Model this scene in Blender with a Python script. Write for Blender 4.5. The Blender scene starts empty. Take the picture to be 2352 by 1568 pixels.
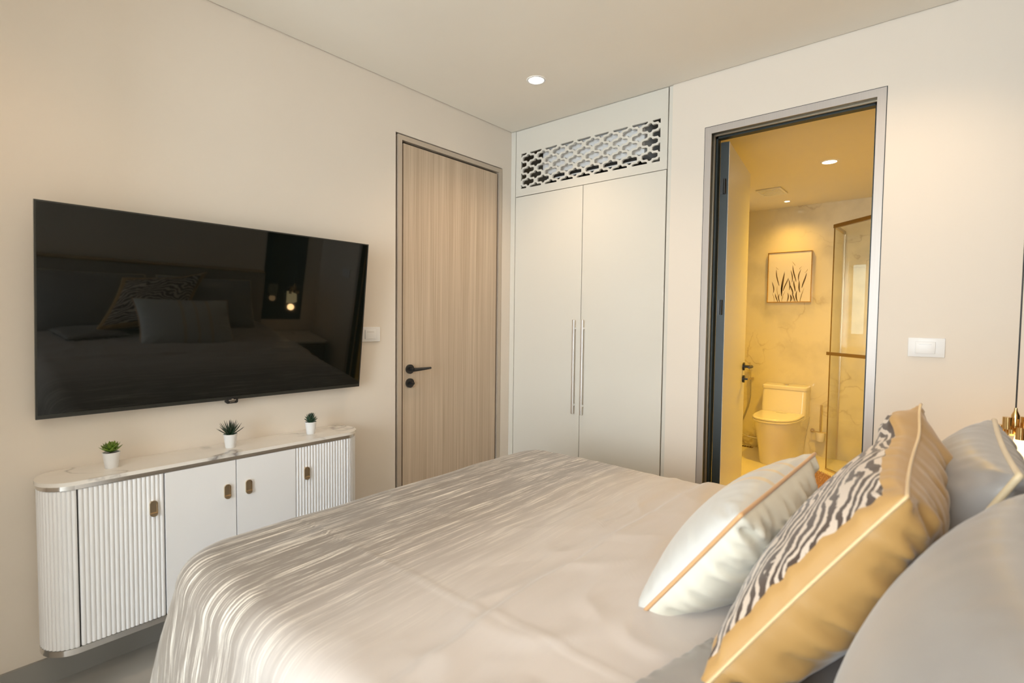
import bpy, bmesh, math, random
import numpy as np
from mathutils import Vector, Matrix, noise
random.seed(7)
scene = bpy.context.scene
C = scene.collection

# ------------------------------------------------------------------ camera, world, exposure
cam_data = bpy.data.cameras.new('camera')
cam = bpy.data.objects.new('camera', cam_data); C.objects.link(cam)
_r = Vector((0.76106596, 0.64857362, 0.01144005)); _u = Vector((-0.03658487, 0.02530904, 0.99901001))
_f = Vector((-0.647642, 0.76073104, -0.04298983))
cam.matrix_world = Matrix(((_r.x, _u.x, -_f.x, 2.3867), (_r.y, _u.y, -_f.y, -2.7726), (_r.z, _u.z, -_f.z, 1.3022), (0, 0, 0, 1)))
cam_data.sensor_width = 36.0; cam_data.sensor_fit = 'HORIZONTAL'
cam_data.lens = 1185.36 / 2352 * 36
cam_data.clip_start = 0.02
cam_data.dof.use_dof = True; cam_data.dof.focus_distance = 3.2; cam_data.dof.aperture_fstop = 3.2
scene.camera = cam
scene.view_settings.view_transform = 'Standard'; scene.view_settings.look = 'None'
scene.view_settings.gamma = 1.0; scene.view_settings.use_curve_mapping = False
scene.view_settings.exposure = 0.46

world = bpy.data.worlds.new('overcast_sky'); scene.world = world; world.use_nodes = True
wn = world.node_tree.nodes; wl = world.node_tree.links
bg = wn['Background']; tc = wn.new('ShaderNodeTexCoord'); sx = wn.new('ShaderNodeSeparateXYZ'); cr = wn.new('ShaderNodeValToRGB')
wl.new(tc.outputs['Generated'], sx.inputs[0]); wl.new(sx.outputs['Z'], cr.inputs[0]); wl.new(cr.outputs[0], bg.inputs[0])
cr.color_ramp.elements[0].position = 0.0; cr.color_ramp.elements[0].color = (0.78, 0.85, 0.92, 1)
cr.color_ramp.elements[1].position = 0.6; cr.color_ramp.elements[1].color = (0.80, 0.89, 1.0, 1)
bg.inputs['Strength'].default_value = 12.8

def portal(name, loc, rot, sx_, sy_):
    d = bpy.data.lights.new(name, 'AREA'); d.shape = 'RECTANGLE'; d.size = sx_; d.size_y = sy_
    d.cycles.is_portal = True
    o = bpy.data.objects.new(name, d); C.objects.link(o); o.location = loc; o.rotation_euler = rot
    return o
portal('window_portal', (1.86, -5.66, 1.35), (math.radians(90), 0, 0), 1.72, 2.2)
BED_LAMP = dict(energy=21, color=(1.0, 0.72, 0.47))
BED_LAMP_HEAD = dict(energy=17, color=(1.0, 0.72, 0.45))
BED_LAMP_NEAR = dict(energy=9, color=(1.0, 0.66, 0.38))
BATH_LAMP = dict(energy=112, color=(1.0, 0.55, 0.035))
BATH_SPOT = dict(energy=14, color=(1.0, 0.57, 0.10))

# ------------------------------------------------------------------ materials
def mat(name, color=(0.8, 0.8, 0.8), rough=0.5, metal=0.0, spec=0.5, **kw):
    m = bpy.data.materials.new(name); m.use_nodes = True
    b = m.node_tree.nodes['Principled BSDF']
    b.inputs['Base Color'].default_value = (*color, 1); b.inputs['Roughness'].default_value = rough
    b.inputs['Metallic'].default_value = metal; b.inputs['Specular IOR Level'].default_value = spec
    for k, v in kw.items():
        b.inputs[k.replace('_', ' ')].default_value = v
    return m
class N:
    """small node-graph helper"""
    def __init__(s, m): s.t = m.node_tree; s.b = s.t.nodes['Principled BSDF']
    def n(s, kind, **p):
        x = s.t.nodes.new('ShaderNode' + kind)
        for k, v in p.items(): setattr(x, k, v)
        return x
    def l(s, a, b): s.t.links.new(a, b)
    def coord(s, which='Object', scale=(1, 1, 1), rot=(0, 0, 0)):
        t = s.n('TexCoord'); mp = s.n('Mapping'); mp.inputs['Scale'].default_value = scale; mp.inputs['Rotation'].default_value = rot
        s.l(t.outputs[which], mp.inputs[0]); return mp.outputs[0]
    def noise(s, vec, scale, detail=4, rough=0.5, dist=0.0):
        x = s.n('TexNoise'); x.inputs['Scale'].default_value = scale; x.inputs['Detail'].default_value = detail
        x.inputs['Roughness'].default_value = rough; x.inputs['Distortion'].default_value = dist
        s.l(vec, x.inputs['Vector']); return x.outputs['Fac']
    def ramp(s, fac, stops):
        x = s.n('ValToRGB'); e = x.color_ramp.elements
        while len(e) < len(stops): e.new(0.5)
        for i, (p, c) in enumerate(stops):
            e[i].position = p; e[i].color = (*c, 1) if len(c) == 3 else c
        s.l(fac, x.inputs[0]); return x.outputs[0]
    def mix(s, fac, a, b, blend='MIX'):
        x = s.n('Mix', data_type='RGBA', blend_type=blend)
        for sock, v in ((x.inputs[0], fac), (x.inputs[6], a), (x.inputs[7], b)):
            if hasattr(v, 'is_linked'): s.l(v, sock)
            elif isinstance(v, (int, float)): sock.default_value = v
            else: sock.default_value = (*v, 1)
        return x.outputs[2]
    def math(s, op, a, b=0.0, c=0.0):
        x = s.n('Math', operation=op)
        for i, v in enumerate((a, b, c)):
            if hasattr(v, 'is_linked'): s.l(v, x.inputs[i])
            else: x.inputs[i].default_value = v
        return x.outputs[0]
    def bump(s, h, strength=0.2, dist=0.01):
        x = s.n('Bump'); x.inputs['Strength'].default_value = strength; x.inputs['Distance'].default_value = dist
        s.l(h, x.inputs['Height']); s.l(x.outputs[0], s.b.inputs['Normal'])
    def col(s, c): s.l(c, s.b.inputs['Base Color'])
    def uv(s):
        t = s.n('UVMap'); sp = s.n('SeparateXYZ'); s.l(t.outputs[0], sp.inputs[0]); return t.outputs[0], sp.outputs[0], sp.outputs[1]

M = {}
def paint(name, c, rough=0.75, bump=0.03):
    m = mat(name, c, rough, spec=0.3); g = N(m); v = g.coord('Object')
    f = g.noise(v, 3.0, 3); g.col(g.mix(f, tuple(x * 0.985 for x in c), tuple(min(1, x * 1.015) for x in c)))
    g.bump(g.noise(v, 260, 2), bump, 0.002); return m
M['wall'] = paint('wall_paint', (0.78, 0.71, 0.625))
M['ceil'] = paint('ceiling_paint', (0.89, 0.85, 0.77))
M['bathceil'] = paint('bathroom_ceiling_paint', (0.82, 0.78, 0.70))
M['white_lacquer'] = mat('white_lacquer', (0.80, 0.80, 0.80), 0.35)
M['wardrobe'] = mat('pale_grey_lacquer', (0.71, 0.685, 0.62), 0.26, spec=0.45)
M['dark'] = mat('dark_gap', (0.02, 0.018, 0.016), 0.8)
M['black_metal'] = mat('matte_black_metal', (0.015, 0.015, 0.015), 0.4, 0.0)
M['black_edge'] = mat('black_door_edge', (0.012, 0.02, 0.02), 0.45)
M['chrome'] = mat('brushed_steel', (0.72, 0.70, 0.68), 0.16, 1.0)
M['steel_handle'] = mat('satin_aluminium', (0.85, 0.84, 0.82), 0.3, 0.9)
M['brass'] = mat('polished_brass', (0.80, 0.55, 0.24), 0.2, 1.0)
M['champagne'] = mat('champagne_metal', (0.62, 0.52, 0.38), 0.3, 0.85)
M['pull'] = mat('satin_brass_pull', (0.66, 0.54, 0.38), 0.22, 1.0)
M['bronze'] = mat('brushed_bronze', (0.34, 0.23, 0.10), 0.35, 0.9)
M['porcelain'] = mat('white_porcelain', (0.86, 0.83, 0.78), 0.12)
M['plastic'] = mat('white_plastic', (0.82, 0.82, 0.82), 0.35)
M['ceramic'] = mat('white_pot_glaze', (0.82, 0.82, 0.82), 0.3)
M['soil'] = mat('dark_soil', (0.03, 0.025, 0.02), 0.95)
M['rubber'] = mat('grey_hose', (0.45, 0.43, 0.40), 0.4, 0.5)
M['screen'] = mat('glossy_black_screen', (0.004, 0.0055, 0.0045), 0.03, spec=0.42)
M['bezel'] = mat('dark_grey_bezel', (0.035, 0.036, 0.032), 0.35, 0.3)
M['tv_back'] = mat('black_plastic', (0.012, 0.012, 0.012), 0.5)
M['tinted_glass'] = mat('dark_tinted_glass', (0.01, 0.01, 0.008), 0.04, spec=0.8)
M['mattress'] = mat('mattress_fabric', (0.7, 0.68, 0.65), 0.9)

def wood(name, dark, light, axis_scale):
    m = mat(name, light, 0.5, spec=0.35); g = N(m); v = g.coord('Object', axis_scale)
    a = g.noise(v, 1.0, 6, 0.65); b = g.noise(g.coord('Object', tuple(x * 0.22 for x in axis_scale)), 1.0, 3)
    f = g.math('MULTIPLY_ADD', a, 0.75, g.math('MULTIPLY', b, 0.35))
    g.col(g.ramp(f, [(0.38, dark), (0.56, tuple((p + q) / 2 for p, q in zip(dark, light))), (0.72, light)]))
    g.bump(a, 0.08, 0.002); return m
M['wood'] = wood('pale_oak_veneer', (0.44, 0.335, 0.235), (0.66, 0.54, 0.41), (150, 150, 1.2))
M['nightwood'] = wood('walnut_veneer', (0.12, 0.075, 0.04), (0.24, 0.16, 0.09), (30, 2, 30))

def frame_metal(name, c):
    m = mat(name, c, 0.42, 0.35); g = N(m)
    f = g.noise(g.coord('Object', (400, 400, 3)), 1, 3); g.col(g.mix(f, tuple(x * .9 for x in c), tuple(x * 1.08 for x in c))); return m
M['frame'] = frame_metal('taupe_metal_frame', (0.58, 0.50, 0.41))
M['frame_bath'] = frame_metal('grey_metal_frame', (0.50, 0.46, 0.43))

def marble(name, base, vein, scale, width, rough=0.15, amt=1.0, rot=(0.3, 0.5, 0.7), cloud=0.05, lo=0.46):
    m = mat(name, base, rough); g = N(m); v = g.coord('Object', (1, 1, 1), rot)
    wz = g.n('TexNoise'); wz.inputs['Scale'].default_value = scale * 1.3; wz.inputs['Detail'].default_value = 5
    g.l(v, wz.inputs['Vector'])
    ad = g.n('MixRGB', blend_type='LINEAR_LIGHT'); ad.inputs[0].default_value = 0.22; g.l(v, ad.inputs[1]); g.l(wz.outputs['Color'], ad.inputs[2])
    n1 = g.noise(ad.outputs[0], scale, 2, 0.5)
    d = g.math('ABSOLUTE', g.math('SUBTRACT', n1, 0.5))
    line = g.ramp(d, [(0.0, (1, 1, 1)), (width * 0.35, (0.45, 0.45, 0.45)), (width, (0, 0, 0))])
    mask = g.ramp(g.noise(v, scale * 0.8, 3), [(lo, (0, 0, 0)), (lo + 0.19, (1, 1, 1))])
    f = g.math('MULTIPLY', g.math('MULTIPLY', line, mask), amt)
    cl = g.noise(v, scale * 1.6, 5)
    b2 = g.mix(g.ramp(cl, [(0.45, (0, 0, 0)), (0.75, (1, 1, 1))]), base, tuple(x * (1 - cloud * 2) for x in base))
    g.col(g.mix(f, b2, vein)); return m
M['marble_top'] = marble('white_marble_top', (0.80, 0.765, 0.71), (0.22, 0.20, 0.19), 2.9, 0.030, 0.12, 1.0, (0.2, 0.1, 0.9), lo=0.36)
M['marble_wall'] = marble('veined_marble_wall', (0.79, 0.735, 0.58), (0.38, 0.29, 0.18), 2.4, 0.016, 0.14, 0.7, cloud=0.10, lo=0.51)
M['marble_floor'] = marble('pale_marble_floor', (0.80, 0.76, 0.68), (0.5, 0.42, 0.3), 1.2, 0.03, 0.25, 0.6)
M['floor'] = marble('grey_floor_tile', (0.44, 0.43, 0.41), (0.27, 0.27, 0.26), 2.0, 0.06, 0.3, 0.7, cloud=0.12)
M['skirting'] = mat('grey_skirting', (0.30, 0.295, 0.28), 0.45)

def emit(name, c, s):
    m = bpy.data.materials.new(name); m.use_nodes = True; t = m.node_tree; t.nodes.clear()
    e = t.nodes.new('ShaderNodeEmission'); e.inputs[0].default_value = (*c, 1); e.inputs[1].default_value = s
    o = t.nodes.new('ShaderNodeOutputMaterial'); t.links.new(e.outputs[0], o.inputs[0]); return m
M['lens'] = emit('lamp_lens_glow', (1.0, 0.86, 0.66), 9.0)
M['bath_lens'] = emit('bathroom_lens_glow', (1.0, 0.84, 0.58), 9.0)
M['shade_glow'] = emit('pendant_shade_glow', (1.0, 0.78, 0.38), 2.2)

def glass(name, tint, ior=1.45, rough=0.0, gl=1.0):
    m = bpy.data.materials.new(name); m.use_nodes = True; t = m.node_tree; t.nodes.clear()
    tr = t.nodes.new('ShaderNodeBsdfTransparent'); tr.inputs[0].default_value = (*tint, 1)
    g = t.nodes.new('ShaderNodeBsdfGlossy'); g.inputs['Roughness'].default_value = rough; g.inputs[0].default_value = (gl, gl, gl, 1)
    fr = t.nodes.new('ShaderNodeFresnel'); fr.inputs[0].default_value = ior
    mx = t.nodes.new('ShaderNodeMixShader'); o = t.nodes.new('ShaderNodeOutputMaterial')
    ge = t.nodes.new('ShaderNodeNewGeometry'); mm = t.nodes.new('ShaderNodeMath'); mm.operation = 'MULTIPLY_ADD'; mm.inputs[1].default_value = -1.0; mm.inputs[2].default_value = 1.0
    t.links.new(ge.outputs['Backfacing'], mm.inputs[0]); m2 = t.nodes.new('ShaderNodeMath'); m2.operation = 'MULTIPLY'; m2.use_clamp = True
    t.links.new(fr.outputs[0], m2.inputs[0]); t.links.new(mm.outputs[0], m2.inputs[1])
    t.links.new(m2.outputs[0], mx.inputs[0]); t.links.new(tr.outputs[0], mx.inputs[1]); t.links.new(g.outputs[0], mx.inputs[2]); t.links.new(mx.outputs[0], o.inputs[0])
    return m
M['window_glass'] = glass('window_glass', (0.97, 0.98, 0.97))
M['frosted_pane'] = glass('frosted_tinted_glass', (0.48, 0.51, 0.46))
M['shower_glass'] = glass('shower_glass', (0.97, 0.978, 0.955), 1.5)

def bedspread_mat():
    m = mat('striped_satin_bedspread', (0.5, 0.42, 0.35), 0.42, spec=0.5, Sheen_Weight=0.25, Sheen_Roughness=0.4)
    g = N(m); uv, u, v = g.uv()
    # u: metres from the foot towards the head, v: metres across the bed
    mp = g.n('Mapping'); g.l(uv, mp.inputs[0]); mp.inputs['Scale'].default_value = (320, 5.0, 1)
    n1 = g.noise(mp.outputs[0], 1.0, 4, 0.62, 0.25)
    mp2 = g.n('Mapping'); g.l(uv, mp2.inputs[0]); mp2.inputs['Scale'].default_value = (34, 1.8, 1)
    n2 = g.noise(mp2.outputs[0], 1.0, 3, 0.55, 0.3)
    s = g.math('ADD', n1, g.math('MULTIPLY', g.math('SUBTRACT', n2, 0.5), 0.45))
    streak = g.ramp(s, [(0.565, (0, 0, 0)), (0.610, (1, 1, 1))])
    foot = g.ramp(g.math('MULTIPLY_ADD', n2, 0.45, u), [(0.80, (1, 1, 1)), (1.0, (0.0, 0.0, 0.0))])
    # ramp positions are in metres because Color Ramp is clamped at 1: rescale u
    return m, g, u, v, streak, n1, n2
m, g, u, v, streak, n1, n2 = bedspread_mat()
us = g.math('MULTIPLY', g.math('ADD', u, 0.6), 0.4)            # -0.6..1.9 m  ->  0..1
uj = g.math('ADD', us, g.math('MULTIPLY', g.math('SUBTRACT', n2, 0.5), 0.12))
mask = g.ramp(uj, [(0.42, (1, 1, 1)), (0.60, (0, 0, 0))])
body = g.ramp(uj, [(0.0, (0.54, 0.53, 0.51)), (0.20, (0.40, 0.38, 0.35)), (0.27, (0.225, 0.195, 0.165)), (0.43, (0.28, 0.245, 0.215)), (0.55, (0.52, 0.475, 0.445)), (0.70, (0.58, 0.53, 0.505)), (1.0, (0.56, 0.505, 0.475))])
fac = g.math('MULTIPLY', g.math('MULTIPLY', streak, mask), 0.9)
# woven bronze band hanging at the near foot corner
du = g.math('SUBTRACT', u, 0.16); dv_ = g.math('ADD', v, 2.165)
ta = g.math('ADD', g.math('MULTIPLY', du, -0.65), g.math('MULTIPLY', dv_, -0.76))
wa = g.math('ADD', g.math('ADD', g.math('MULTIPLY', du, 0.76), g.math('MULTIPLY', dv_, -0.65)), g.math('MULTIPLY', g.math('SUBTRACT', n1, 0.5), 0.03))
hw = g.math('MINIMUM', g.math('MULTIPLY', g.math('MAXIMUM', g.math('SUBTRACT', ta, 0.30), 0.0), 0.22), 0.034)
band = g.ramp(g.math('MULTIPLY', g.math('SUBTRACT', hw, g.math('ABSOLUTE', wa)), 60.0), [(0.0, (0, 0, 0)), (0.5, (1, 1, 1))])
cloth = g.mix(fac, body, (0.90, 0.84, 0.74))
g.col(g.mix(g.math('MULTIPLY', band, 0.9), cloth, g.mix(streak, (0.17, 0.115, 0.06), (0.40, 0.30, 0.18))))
g.bump(g.math('ADD', g.math('MULTIPLY', streak, mask), g.math('MULTIPLY', n1, 0.2)), 0.15, 0.003)
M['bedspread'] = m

def satin(name, c, rough=0.38, sheen=0.3, var=0.12):
    m = mat(name, c, rough, spec=0.5, Sheen_Weight=sheen, Sheen_Roughness=0.35); g = N(m)
    f = g.noise(g.coord('Object'), 9, 3); g.col(g.mix(f, tuple(x * (1 - var) for x in c), tuple(min(1, x * (1 + var)) for x in c)))
    g.bump(g.noise(g.coord('Object', (1, 1, 1)), 900, 1), 0.04, 0.001); return m
M['gold'] = satin('gold_satin', (0.43, 0.255, 0.088), 0.30)
M['grey_satin'] = satin('grey_satin', (0.31, 0.295, 0.285), 0.36)
M['gold_pipe'] = satin('pale_gold_piping', (0.72, 0.53, 0.29), 0.4)
M['cream_pipe'] = satin('cream_piping', (0.72, 0.60, 0.40), 0.5)
M['tan_pipe'] = satin('tan_piping', (0.62, 0.36, 0.17), 0.5)
M['headboard'] = satin('taupe_upholstery', (0.40, 0.34, 0.28), 0.6, 0.2)
def zebra():
    m = mat('zebra_print', (0.6, 0.5, 0.42), 0.5, spec=0.4, Sheen_Weight=0.2); g = N(m); uv, u, v = g.uv()
    w1 = g.noise(uv, 3.0, 2, 0.5); w2 = g.noise(uv, 34, 3, 0.6); w3 = g.noise(uv, 9, 2)
    chev = g.math('ABSOLUTE', g.math('SUBTRACT', u, 0.55))
    ph = g.math('ADD', g.math('MULTIPLY', v, 15.0), g.math('MULTIPLY', chev, 7.0))
    ph = g.math('ADD', ph, g.math('MULTIPLY', w1, 8.0)); ph = g.math('ADD', ph, g.math('MULTIPLY', w3, 1.0)); ph = g.math('ADD', ph, g.math('MULTIPLY', w2, 0.55))
    sn = g.math('SINE', g.math('MULTIPLY', ph, 6.2832))
    st = g.ramp(g.math('MULTIPLY_ADD', sn, 0.5, 0.5), [(0.50, (0.070, 0.045, 0.034)), (0.60, (0.66, 0.565, 0.48))])
    # gold satin border round the printed panel
    eu = g.math('SUBTRACT', 0.5, g.math('ABSOLUTE', g.math('SUBTRACT', u, 0.5)))
    ev = g.math('SUBTRACT', 0.5, g.math('ABSOLUTE', g.math('SUBTRACT', v, 0.5)))
    e = g.math('MINIMUM', g.math('MULTIPLY', eu, 1.4), ev)
    g.col(g.mix(g.math('LESS_THAN', e, 0.066), st, (0.47, 0.28, 0.10)))
    return m
M['zebra'] = zebra()
def white_cushion():
    m = mat('ivory_cushion', (0.60, 0.60, 0.58), 0.5, Sheen_Weight=0.2); g = N(m); uv, u, v = g.uv()
    tot = None
    for c_, hw in ((0.43, 0.017), (0.575, 0.013), (0.72, 0.017)):
        b = g.math('LESS_THAN', g.math('ABSOLUTE', g.math('SUBTRACT', u, c_)), hw)
        tot = b if tot is None else g.math('MAXIMUM', tot, b)
    g.col(g.mix(tot, (0.60, 0.60, 0.58), (0.66, 0.54, 0.37))); return m
M['ivory'] = white_cushion()
M['ivory_back'] = satin('ivory_back', (0.73, 0.70, 0.60), 0.5, 0.2, 0.03)
def leafmat(name, c1, c2):
    m = mat(name, c1, 0.45); g = N(m); uv, u, v = g.uv()
    g.col(g.ramp(g.math('ADD', v, g.math('MULTIPLY', g.math('SUBTRACT', g.noise(g.coord('Object'), 60, 2), 0.5), 0.4)), [(0.1, c1), (0.95, c2)])); return m
M['leaf_bright'] = leafmat('bright_green_leaf', (0.07, 0.20, 0.012), (0.13, 0.20, 0.02))
M['leaf_dark'] = leafmat('dark_green_leaf', (0.018, 0.06, 0.028), (0.022, 0.022, 0.014))
M['leaf_blue'] = leafmat('blue_green_leaf', (0.035, 0.11, 0.06), (0.03, 0.05, 0.03))
def rugmat():
    m = mat('rose_brown_pile', (0.55, 0.33, 0.22), 0.95, spec=0.1); g = N(m)
    g.col(g.ramp(g.noise(g.coord('Object'), 90, 3), [(0.3, (0.50, 0.30, 0.19)), (0.7, (0.80, 0.60, 0.45))])); return m
M['rug'] = rugmat()
def sheer():
    m = mat('white_curtain', (0.8, 0.78, 0.74), 0.9, spec=0.1); return m
M['curtain'] = sheer()
M['canvas'] = mat('cream_canvas', (0.86, 0.80, 0.70), 0.8)
M['ink'] = mat('sepia_ink', (0.10, 0.06, 0.025), 0.8)
M['ink_light'] = mat('sepia_wash', (0.40, 0.29, 0.16), 0.8)

# ------------------------------------------------------------------ mesh helpers
def box(bm, lo, hi, bev=0.0):
    lo, hi = Vector(lo), Vector(hi)
    r = bmesh.ops.create_cube(bm, size=1.0, matrix=Matrix.Translation((lo + hi) / 2) @ Matrix.Diagonal((*(hi - lo), 1)))
    if bev:
        es = list({e for v_ in r['verts'] for e in v_.link_edges})
        bmesh.ops.bevel(bm, geom=es, offset=bev, segments=2, profile=0.6, affect='EDGES')
    return bm
def BOX(lo, hi, bev=0.0): return box(bmesh.new(), lo, hi, bev)
def cyl(bm, p0, p1, r0, r1=None, seg=24):
    p0, p1 = Vector(p0), Vector(p1); r1 = r0 if r1 is None else r1
    d = p1 - p0; q = d.to_track_quat('Z', 'Y').to_matrix().to_4x4()
    bmesh.ops.create_cone(bm, cap_ends=True, segments=seg, radius1=r0, radius2=r1, depth=d.length, matrix=Matrix.Translation((p0 + p1) / 2) @ q)
    return bm
def lathe(bm, prof, center=(0, 0, 0), seg=32, sx=1.0, sy=1.0):
    rings = []
    for r, z in prof:
        rings.append([bm.verts.new((center[0] + sx * r * math.cos(2 * math.pi * i / seg), center[1] + sy * r * math.sin(2 * math.pi * i / seg), center[2] + z)) for i in range(seg)])
    for a, b in zip(rings, rings[1:]):
        for i in range(seg): bm.faces.new((a[i], a[(i + 1) % seg], b[(i + 1) % seg], b[i]))
    bm.faces.new(list(reversed(rings[0]))); bm.faces.new(rings[-1]); return bm
def tube(bm, pts, r, seg=10, closed=False):
    pts = [Vector(p) for p in pts]; n = len(pts); rings = []; up = None
    for i, p in enumerate(pts):
        a = pts[(i - 1) % n] if (closed or i > 0) else p; b = pts[(i + 1) % n] if (closed or i < n - 1) else p
        t = (b - a).normalized()
        if up is None: up = t.orthogonal().normalized()
        up = (up - t * up.dot(t)).normalized(); w = t.cross(up)
        rr = r[i] if isinstance(r, (list, tuple)) else r
        rings.append([bm.verts.new(p + (up * math.cos(2 * math.pi * k / seg) + w * math.sin(2 * math.pi * k / seg)) * rr) for k in range(seg)])
    for i in range(n if closed else n - 1):
        a, b = rings[i], rings[(i + 1) % n]
        for k in range(seg): bm.faces.new((a[k], a[(k + 1) % seg], b[(k + 1) % seg], b[k]))
    if not closed: bm.faces.new(list(reversed(rings[0]))); bm.faces.new(rings[-1])
    return bm
def prism(bm, poly, axis, a, b):
    """extrude a 2-D polygon along axis (0,1,2) from a to b"""
    def P(p, t):
        return {0: (t, p[0], p[1]), 1: (p[0], t, p[1]), 2: (p[0], p[1], t)}[axis]
    va = [bm.verts.new(P(p, a)) for p in poly]; vb = [bm.verts.new(P(p, b)) for p in poly]; n = len(poly)
    bm.faces.new(va); bm.faces.new(list(reversed(vb)))
    for i in range(n): bm.faces.new((va[i], vb[i], vb[(i + 1) % n], va[(i + 1) % n]))
    return bm
def obj(name, bm, material, parent=None, smooth=None, loc=None):
    bmesh.ops.recalc_face_normals(bm, faces=bm.faces)
    me = bpy.data.meshes.new(name); bm.to_mesh(me); bm.free()
    for m_ in (material if isinstance(material, (list, tuple)) else [material]): me.materials.append(m_)
    if smooth is not None:
        me.shade_smooth() if smooth >= 180 else me.set_sharp_from_angle(angle=math.radians(smooth))
        if smooth < 180:
            for p in me.polygons: p.use_smooth = True
    o = bpy.data.objects.new(name, me); C.objects.link(o)
    if parent: o.parent = parent
    if loc: o.location = loc
    return o
def part(name, bm, material, parent, smooth=None, label=None):
    """a part given in world coordinates, parented without moving it"""
    bm2 = bm; base = parent
    off = Vector((0, 0, 0))
    while base is not None: off += base.location; base = base.parent
    bmesh.ops.translate(bm2, verts=bm2.verts, vec=-off)
    o = obj(name, bm2, material, parent, smooth)
    if label: o['label'] = label
    return o
def thing(name, label, cat, loc=(0, 0, 0), group=None, rot=None):
    o = bpy.data.objects.new(name, None); C.objects.link(o); o.location = loc; o.empty_display_size = 0.1
    if rot: o.rotation_euler = rot
    o['label'] = label; o['category'] = cat
    if group: o['group'] = group
    return o
def tag(o, label, cat, group=None):
    o['label'] = label; o['category'] = cat
    if group: o['group'] = group
    return o
def struct(name, bm, material, parent=None, smooth=None):
    o = obj(name, bm, material, parent, smooth); o['kind'] = 'structure'; return o
def multibox(*bs):
    bm = bmesh.new()
    for lo, hi in bs: box(bm, lo, hi)
    return bm

# ------------------------------------------------------------------ room shell
H = 2.6; XR = 2.80; YN = -5.6; GAP = 0.006
struct('floor', BOX((-0.12, YN - 0.1, -0.08), (XR + 0.1, 0.13, 0)), M['floor'])
struct('ceiling', multibox(((GAP, YN + GAP, H), (XR - GAP, -GAP, H + 0.02)), ((-0.12, YN - 0.1, H + 0.02), (XR + 0.1, 0.62, H + 0.1)), ((0.0, -0.001, H), (1.171, 0.61, H + 0.02))), M['ceil'])
struct('wall_left_and_added_return', multibox(((-0.12, YN - 0.1, 0), (0, -0.984, H + 0.02)), ((0.0, YN, 0), (0.58, -2.98, H + 0.02)), ((-0.12, -0.984, 2.335), (0, -0.090, H + 0.02)), ((-0.12, -0.090, 0), (0, 0.62, H + 0.02))), M['wall'])  # second box is an added out-of-view return that shades the left wall
struct('wall_back', multibox(((1.171, 0, 0), (1.353, 0.11, H + 0.02)), ((1.353, 0, 2.327), (2.139, 0.11, H + 0.02)), ((2.139, 0, 0), (XR + 0.1, 0.11, H + 0.02))), M['wall'])
struct('wall_right', BOX((XR, YN - 0.1, 0), (XR + 0.1, 0.0, H + 0.02)), M['wall'])
WX0, WX1, WZ0, WZ1 = 1.0, 2.72, 0.25, 2.45
struct('wall_near', multibox(((-0.12, YN - 0.1, 0), (WX0, YN, H + 0.02)), ((WX1, YN - 0.1, 0), (XR + 0.1, YN, H + 0.02)), ((WX0, YN - 0.1, 0), (WX1, YN, WZ0)), ((WX0, YN - 0.1, WZ1), (WX1, YN, H + 0.02))), M['wall'])
w1 = bpy.data.objects.new('window_1', None); C.objects.link(w1); w1['kind'] = 'structure'; w1.location = ((WX0 + WX1) / 2, YN - 0.05, WZ0)
for lo, hi in (((WX0, YN - 0.08, WZ0), (WX0 + 0.05, YN - 0.03, WZ1)), ((WX1 - 0.05, YN - 0.08, WZ0), (WX1, YN - 0.03, WZ1)), ((WX0, YN - 0.08, WZ0), (WX1, YN - 0.03, WZ0 + 0.05)), ((WX0, YN - 0.08, WZ1 - 0.05), (WX1, YN - 0.03, WZ1)), ((1.835, YN - 0.08, WZ0), (1.885, YN - 0.03, WZ1))):
    part('frame_bar', BOX(lo, hi, 0.004), M['white_lacquer'], w1)
for a, b in ((WX0 + 0.05, 1.835), (1.885, WX1 - 0.05)):
    part('pane', BOX((a, YN - 0.058, WZ0 + 0.05), (b, YN - 0.052, WZ1 - 0.05)), M['window_glass'], w1)
# baseboards
struct('baseboard_left', multibox(((0.0, -2.98, 0), (0.012, -0.995, 0.092))), M['skirting'])
struct('baseboard_back', multibox(((1.19, -0.012, 0), (1.345, 0, 0.092)), ((2.147, -0.012, 0), (XR, 0, 0.092))), M['skirting'])
struct('baseboard_right', BOX((XR - 0.012, YN, 0), (XR, -0.012, 0.092)), M['skirting'])

# bathroom shell
BX0, BX1, BY, BH = 0.45, 2.62, 2.96, 2.45
struct('floor_bathroom', multibox(((BX0 - 0.1, 0.13, -0.08), (BX1 + 0.1, BY + 0.1, 0)),), M['marble_floor'])
struct('ceiling_bathroom', multibox(((1.19, 0.12, BH), (BX1, BY, BH + 0.05)), ((BX0, 0.63, BH), (1.19, BY, BH + 0.05))), M['bathceil'])
struct('wall_bathroom_back', BOX((BX0 - 0.1, BY, 0), (BX1 + 0.1, BY + 0.1, BH + 0.15)), M['marble_wall'])
BW = (2.20, 2.53, 1.15, 1.95)     # bathroom window y0,y1,z0,z1 in the left wall
struct('wall_bathroom_left', multibox(((BX0 - 0.1, 0.63, 0), (BX0, BW[0], BH + 0.15)), ((BX0 - 0.1, BW[1], 0), (BX0, BY, BH + 0.15)), ((BX0 - 0.1, BW[0], 0), (BX0, BW[1], BW[2])), ((BX0 - 0.1, BW[0], BW[3]), (BX0, BW[1], BH + 0.15))), M['marble_wall'])
struct('wall_bathroom_right', BOX((BX1, 0.11, 0), (BX1 + 0.1, BY, BH + 0.15)), M['marble_wall'])
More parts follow.
